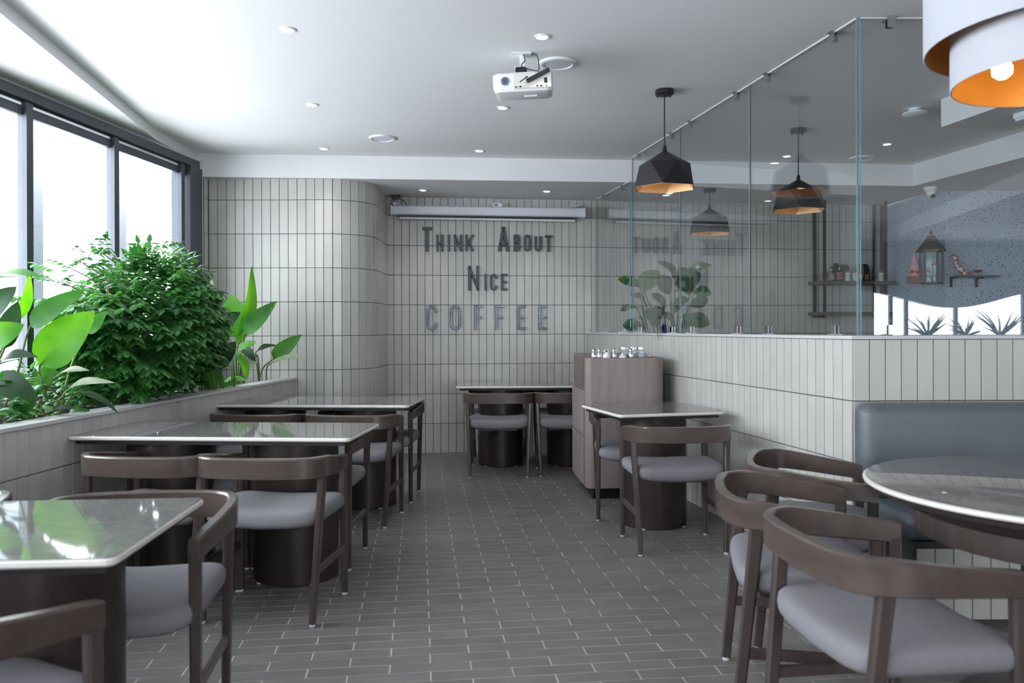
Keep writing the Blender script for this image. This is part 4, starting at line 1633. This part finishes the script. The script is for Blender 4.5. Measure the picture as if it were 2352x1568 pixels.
def leafy(name, label, root, d0, leaves, stem_r=0.006, group=None, cat='plant', sharp=0.75):
    """leaves: (base px, base py, tip px, tip py, width px, distance, material, facing)"""
    t = thing(name, label, cat, root, 0, group)
    org = Vector(root)
    for bx0, by0, tx0, ty0, wpx, d, m, face in leaves:
        b_ = at(bx0, by0, d)
        t_ = at(tx0, ty0, d - 0.05 + rnd.uniform(-0.06, 0.06))
        bm_ = leaf_mesh(b_ - org, t_ - org, wpx * d / F, face, arch=rnd.uniform(0.05, 0.14), sharp=sharp)
        lf = bm_.obj('leaf', m, t, 'all')
        st = MB()
        foot = Vector((rnd.uniform(-0.06, 0.06), rnd.uniform(-0.08, 0.08), 0.0))
        midp = (foot + (b_ - org)) / 2 + Vector((rnd.uniform(-0.03, 0.03), rnd.uniform(-0.03, 0.03), 0.06))
        st.tube(catmull([foot, midp, b_ - org, b_ - org + (t_ - b_) * 0.6], 4), [stem_r] * 9 + [stem_r * 0.7, stem_r * 0.5, stem_r * 0.4, stem_r * 0.3], 6)
        st.obj('stem', 'stem', t, True)
    return t


TO = (0.35, -0.9, 0.25)
UP = (0.2, -0.45, 0.85)
DN = (0.5, -0.8, -0.1)
SIDE = (0.8, -0.55, 0.2)
leafy('broad_leaf_plant', 'broad leaved green plant in the planter, nearest us at the left edge', (-2.62, 3.95, 0.715), 4.1, [
    (-30, 655, 86, 622, 40, 3.9, 'leaf_mid', UP), (42, 735, 72, 632, 24, 4.1, 'leaf_bright', SIDE),
    (70, 750, 187, 664, 48, 4.1, 'leaf_mid', TO), (10, 800, 38, 692, 48, 4.0, 'leaf_dark', TO),
    (-10, 842, 82, 812, 46, 3.95, 'leaf_dark', UP), (-14, 866, 84, 915, 62, 3.9, 'leaf_dark', TO),
    (-25, 720, 30, 660, 50, 3.9, 'leaf_dark', TO), (-30, 790, 50, 745, 60, 3.95, 'leaf_bright', TO)], group='plants in the window planter')
leafy('broad_leaf_plant', 'broad leaved plant in the planter with one huge bright leaf', (-2.47, 4.15, 0.715), 4.3, [
    (92, 838, 208, 716, 96, 4.15, 'leaf_bright', TO), (200, 765, 242, 716, 32, 4.35, 'leaf_bright', TO),
    (122, 872, 200, 842, 30, 4.2, 'leaf_pale', UP), (136, 918, 258, 868, 34, 4.05, 'leaf_pale', UP),
    (84, 905, 128, 826, 38, 4.2, 'leaf_mid', TO), (182, 900, 270, 938, 18, 4.05, 'leaf_dark', UP),
    (100, 952, 168, 930, 28, 4.05, 'leaf_dark', UP), (60, 900, 30, 850, 40, 4.1, 'leaf_mid', TO), (50, 960, 78, 920, 30, 4.0, 'leaf_mid', TO)],
    group='plants in the window planter')
leafy('broad_leaf_plant', 'broad leaved plant with a tall pointed bright leaf against the tiled wall', (-2.28, 6.75, 0.715), 6.8, [
    (545, 795, 589, 616, 34, 6.75, 'leaf_bright', SIDE), (542, 775, 533, 676, 66, 6.7, 'leaf_bright', TO),
    (560, 766, 632, 693, 38, 6.7, 'leaf_mid', TO), (548, 812, 585, 782, 36, 6.6, 'leaf_bright', UP),
    (544, 812, 570, 868, 26, 6.5, 'leaf_bright', SIDE), (508, 884, 562, 868, 30, 6.4, 'leaf_bright', UP), (560, 800, 585, 826, 22, 6.5, 'leaf_dark', TO)],
    group='plants in the window planter')
leafy('broad_leaf_plant', 'broad leaved plant at the far end of the planter, leaves leaning right', (-2.16, 6.85, 0.715), 6.8, [
    (628, 824, 688, 770, 36, 6.75, 'leaf_mid', TO), (622, 834, 705, 812, 24, 6.6, 'leaf_pale', UP),
    (588, 808, 634, 790, 24, 6.75, 'leaf_dark', UP), (590, 815, 560, 850, 24, 6.7, 'leaf_pale', TO)],
    group='plants in the window planter')
leafy('broad_leaf_plant', 'dark broad leaved plant between the bush and the tall bright leaf', (-2.42, 6.25, 0.715), 6.3, [
    (478, 726, 507, 684, 40, 6.3, 'leaf_dark', TO), (508, 748, 548, 718, 34, 6.2, 'leaf_dark', TO),
    (468, 758, 524, 784, 24, 6.0, 'leaf_pale', UP), (446, 858, 510, 796, 40, 5.9, 'leaf_pale', TO),
    (498, 834, 540, 786, 44, 6.1, 'leaf_dark', TO), (464, 685, 490, 645, 26, 6.4, 'leaf_pale', SIDE),  # last leaf here: white reflection put in as a pale leaf colour
    (440, 800, 470, 770, 36, 6.0, 'leaf_mid', TO), (470, 890, 500, 850, 36, 5.8, 'leaf_mid', TO), (420, 880, 450, 840, 30, 5.7, 'leaf_dark', TO)],
    group='plants in the window planter')

# the big bush
BU = thing('leafy_bush', 'tall bushy shrub with many small glossy leaves in the planter', 'bush', (-2.44, 5.25, 0.715))
trunkM = MB()
trunks = []
for k in range(7):
    fx, fy = rnd.uniform(-0.1, 0.1), rnd.uniform(-0.5, 0.45)
    tx, ty, tz = fx + rnd.uniform(-0.15, 0.15), fy + rnd.uniform(-0.2, 0.2), rnd.uniform(0.6, 0.85)
    MB().tube(catmull([(fx, fy, 0), ((fx + tx) / 2 + 0.03, (fy + ty) / 2, tz / 2), (tx, ty, tz)], 5), 0.011, 6).obj('stem', 'bark', BU, True)
fb = MB()


def leaflet(b, p, ax, nrm, L_, w_):
    ax = ax.normalized()
    nrm = (nrm - nrm.dot(ax) * ax)
    if nrm.length < 1e-3:
        nrm = Vector((0, 0, 1))
    nrm.normalize()
    s_ = ax.cross(nrm)
    q = [p, p + ax * L_ * 0.35 + s_ * w_ / 2 - nrm * L_ * 0.02, p + ax * L_ * 0.4 + nrm * L_ * 0.08, p + ax * L_ * 0.35 - s_ * w_ / 2 - nrm * L_ * 0.02,
         p + ax * L_ * 0.75 + s_ * w_ * 0.3 - nrm * L_ * 0.08, p + ax * L_ * 0.75 - nrm * L_ * 0.0, p + ax * L_ * 0.75 - s_ * w_ * 0.3 - nrm * L_ * 0.08, p + ax * L_ - nrm * L_ * 0.16]
    b.add(q, [(0, 1, 2), (0, 2, 3), (1, 4, 5, 2), (2, 5, 6, 3), (4, 7, 5), (5, 7, 6)])


def sprig(b, p, d, n, L_):
    d = d.normalized()
    c = p.copy()
    up = Vector((0, 0, 1))
    for k in range(n):
        d = (d + Vector((0, 0, -0.13)) + Vector((rnd.uniform(-1, 1), rnd.uniform(-1, 1), rnd.uniform(-1, 1))) * 0.06).normalized()
        c = c + d * L_ * 0.5
        sd_ = d.cross(up)
        if sd_.length < 1e-3:
            sd_ = Vector((1, 0, 0))
        sd_.normalize()
        for sg in (-1, 1):
            ax = (d * 0.55 + sd_ * sg * 0.8 + Vector((0, 0, -0.45))).normalized()
            leaflet(b, c, ax, up + Vector((rnd.uniform(-.4, .4), rnd.uniform(-.4, .4), 0)), L_ * rnd.uniform(0.75, 1.15), L_ * 0.58)
    leaflet(b, c, d, up, L_, L_ * 0.5)


for k in range(1150):
    while True:
        u = Vector((rnd.uniform(-1, 1), rnd.uniform(-1, 1), rnd.uniform(-1, 1)))
        if 0.05 < u.length < 1:
            break
    if u.z < -0.75:
        continue
    q = u.normalized() * (u.length ** (0.5 if k % 3 else 1.3))
    c0 = Vector((0.05, -0.03, 0.52)) + Vector((q.x * 0.30, q.y * 0.74, q.z * 0.36))
    c0.z += 0.09 * math.sin(c0.y * 6 + 1.0) + 0.03
    if u.z < -0.3 and rnd.random() < 0.3:
        continue
    sprig(fb, c0, Vector((u.x * 0.8 + 0.1, u.y, max(u.z, -0.1) * 0.5 + 0.12)), rnd.randint(3, 4), 0.078)
for px_, py_, d in ((125, 640, 4.6), (105, 690, 4.5), (150, 610, 4.8), (165, 592, 4.9), (225, 575, 5.1), (365, 563, 5.9), (350, 580, 5.8), (410, 590, 6.0), (430, 620, 6.0), (250, 578, 5.2)):
    q = at(px_, py_, d) - Vector((-2.44, 5.25, 0.715))
    MB().tube(catmull([(0.02, q.y * 0.35, 0.45), (0.04 + q.x * 0.5, q.y * 0.7, max(0.62, q.z * 0.85)), q], 5), [0.006] * 6 + [0.005, 0.004, 0.004, 0.003, 0.003], 6).obj('twig', 'bark', BU, True)
    for _ in range(3):
        sprig(fb, q + Vector((rnd.uniform(-.04, .04), rnd.uniform(-.06, .06), rnd.uniform(-.06, .02))), Vector((rnd.uniform(-.5, .7), rnd.uniform(-.8, .3), 0.35)), 4, 0.06)
tag(fb.obj('foliage', 'leaf_bush', BU, 'all'), kind='stuff')
# low ground cover and blade leaves at the soil
UG = thing('low_shrub', 'low tangle of small leaves under the tall bush', 'shrub', (-2.40, 5.1, 0.715), 0, 'plants in the window planter')
fb2 = MB()
for k in range(240):
    c0 = Vector((rnd.uniform(-0.3, 0.18), rnd.uniform(-1.7, 1.0), rnd.uniform(0.04, 0.3)))
    c0.x += 0.08 * c0.y
    sprig(fb2, c0, Vector((rnd.uniform(-.6, .8), rnd.uniform(-.8, .5), 0.5)), 3, 0.062)
tag(fb2.obj('foliage', 'leaf_bush', UG, 'all'), kind='stuff')
bl_ = thing('blade_plant', 'clump of narrow upright blades by the planter rim', 'plant', (-2.18, 5.9, 0.715), 0, 'plants in the window planter')
for k in range(16):
    f = Vector((rnd.uniform(-0.08, 0.06), rnd.uniform(-0.35, 0.3), 0))
    leaf_mesh(f, f + Vector((rnd.uniform(-0.05, 0.05), rnd.uniform(-0.06, 0.06), rnd.uniform(0.22, 0.34))), 0.022, (1, -0.7, 0), 0.03, 0.3, 0, 6, 0.5).obj('blade', 'leaf_mid', bl_, 'all')

# fig plant behind the glass
figl = []
for bx0, by0, tx0, ty0, wp_ in ((850, 780, 755, 635, 95), (900, 740, 1078, 645, 80), (610, 810, 458, 752, 50), (600, 860, 712, 706, 95), (810, 870, 735, 740, 80),
                                (950, 870, 900, 690, 130), (980, 850, 1095, 855, 55), (570, 960, 465, 975, 55), (660, 985, 560, 870, 95), (950, 950, 1075, 900, 50),
                                (610, 1090, 485, 1085, 55), (910, 1050, 1080, 1065, 75), (770, 990, 700, 870, 100), (840, 1000, 930, 900, 110), (740, 1080, 660, 990, 100),
                                (850, 1120, 780, 1010, 110), (930, 1110, 1000, 1020, 90)):
    tx0, ty0 = bx0 + (tx0 - bx0) * 1.12, by0 + (ty0 - by0) * 1.12
    figl.append((1280 + bx0 / 3.136, 400 + by0 / 3.136, 1280 + tx0 / 3.136, 400 + ty0 / 3.136, wp_ / 3.136 * 1.7, 7.35 + rnd.uniform(-0.15, 0.15), 'leaf_fig', TO if rnd.random() < .6 else UP))
leafy('fig_plant', 'fiddle leaf fig plant standing behind the glass by the back wall', (1.46, 7.35, 0.42), 7.4, figl, 0.006, sharp=1.15)
fp = thing('plant_pot', 'tall grey pot hidden behind the low wall under the fig plant', 'pot', (1.46, 7.35, 0))
MB().lathe([(0.14, 0), (0.15, 0.01), (0.19, 0.42), (0.175, 0.42), (0.165, 0.36)], 28).obj('body', 'concrete', fp, True)
MB().lathe([(0.168, 0.33), (0.16, 0.41), (0.02, 0.42)], 20).obj('soil', 'soil', fp)

# window and spiky plants behind us, mirrored in the bench glass
wr = MB()
for a, b2, c, d in ((4.95, 8.95, 0.80, 0.86),):
    wr.box((a + 1.0, REAR - 0.11, c), (b2, REAR - 0.05, d))
wr = struct(wr.obj('window_4', 'window_metal'))
for x in (6.25, 6.5, 7.3, 8.4):
    MB().box((x - 0.025, REAR - 0.11, 0.86), (x + 0.025, REAR - 0.05, 1.9)).obj('mullion', 'window_metal', wr)
MB().box((5.95, REAR - 0.085, 0.86), (8.95, REAR - 0.078, 1.9)).obj('pane', 'window_glass', wr)
for x, h, lab in ((6.7, 0.42, 'spiky leaved plant mirrored in the glass above the bench, left one'), (7.3, 0.34, 'spiky leaved plant mirrored in the glass above the bench, middle one'),
                  (7.85, 0.5, 'spiky leaved plant mirrored in the glass above the bench, right one')):
    t = thing('spiky_plant', lab, 'plant', (x, REAR + 0.16, 1.12), 0, 'plants on the rear sill')
    for k in range(14):
        a = 2 * PI * k / 14 + rnd.uniform(-0.2, 0.2)
        e = rnd.uniform(0.2, 1.0)
        tip = Vector((math.cos(a) * h * 0.8, math.sin(a) * h * 0.35, h * e))
        leaf_mesh((0, 0, 0), tip, 0.035, (0, 1, 0.5), 0.08, 0.2, 0, 6, 0.5).obj('leaf', 'leaf_dark', t, 'all')
sl = thing('planter_box', 'low planter box on the rear sill, seen only mirrored', 'planter', (7.2, REAR + 0.16, 0))
MB().bbox((-1.6, -0.14, 0.0), (1.6, 0.14, 1.10), 0.01).obj('body', 'side_plaster', sl)
MB().box((-1.56, -0.11, 1.09), (1.56, 0.11, 1.12)).obj('soil', 'soil', sl)
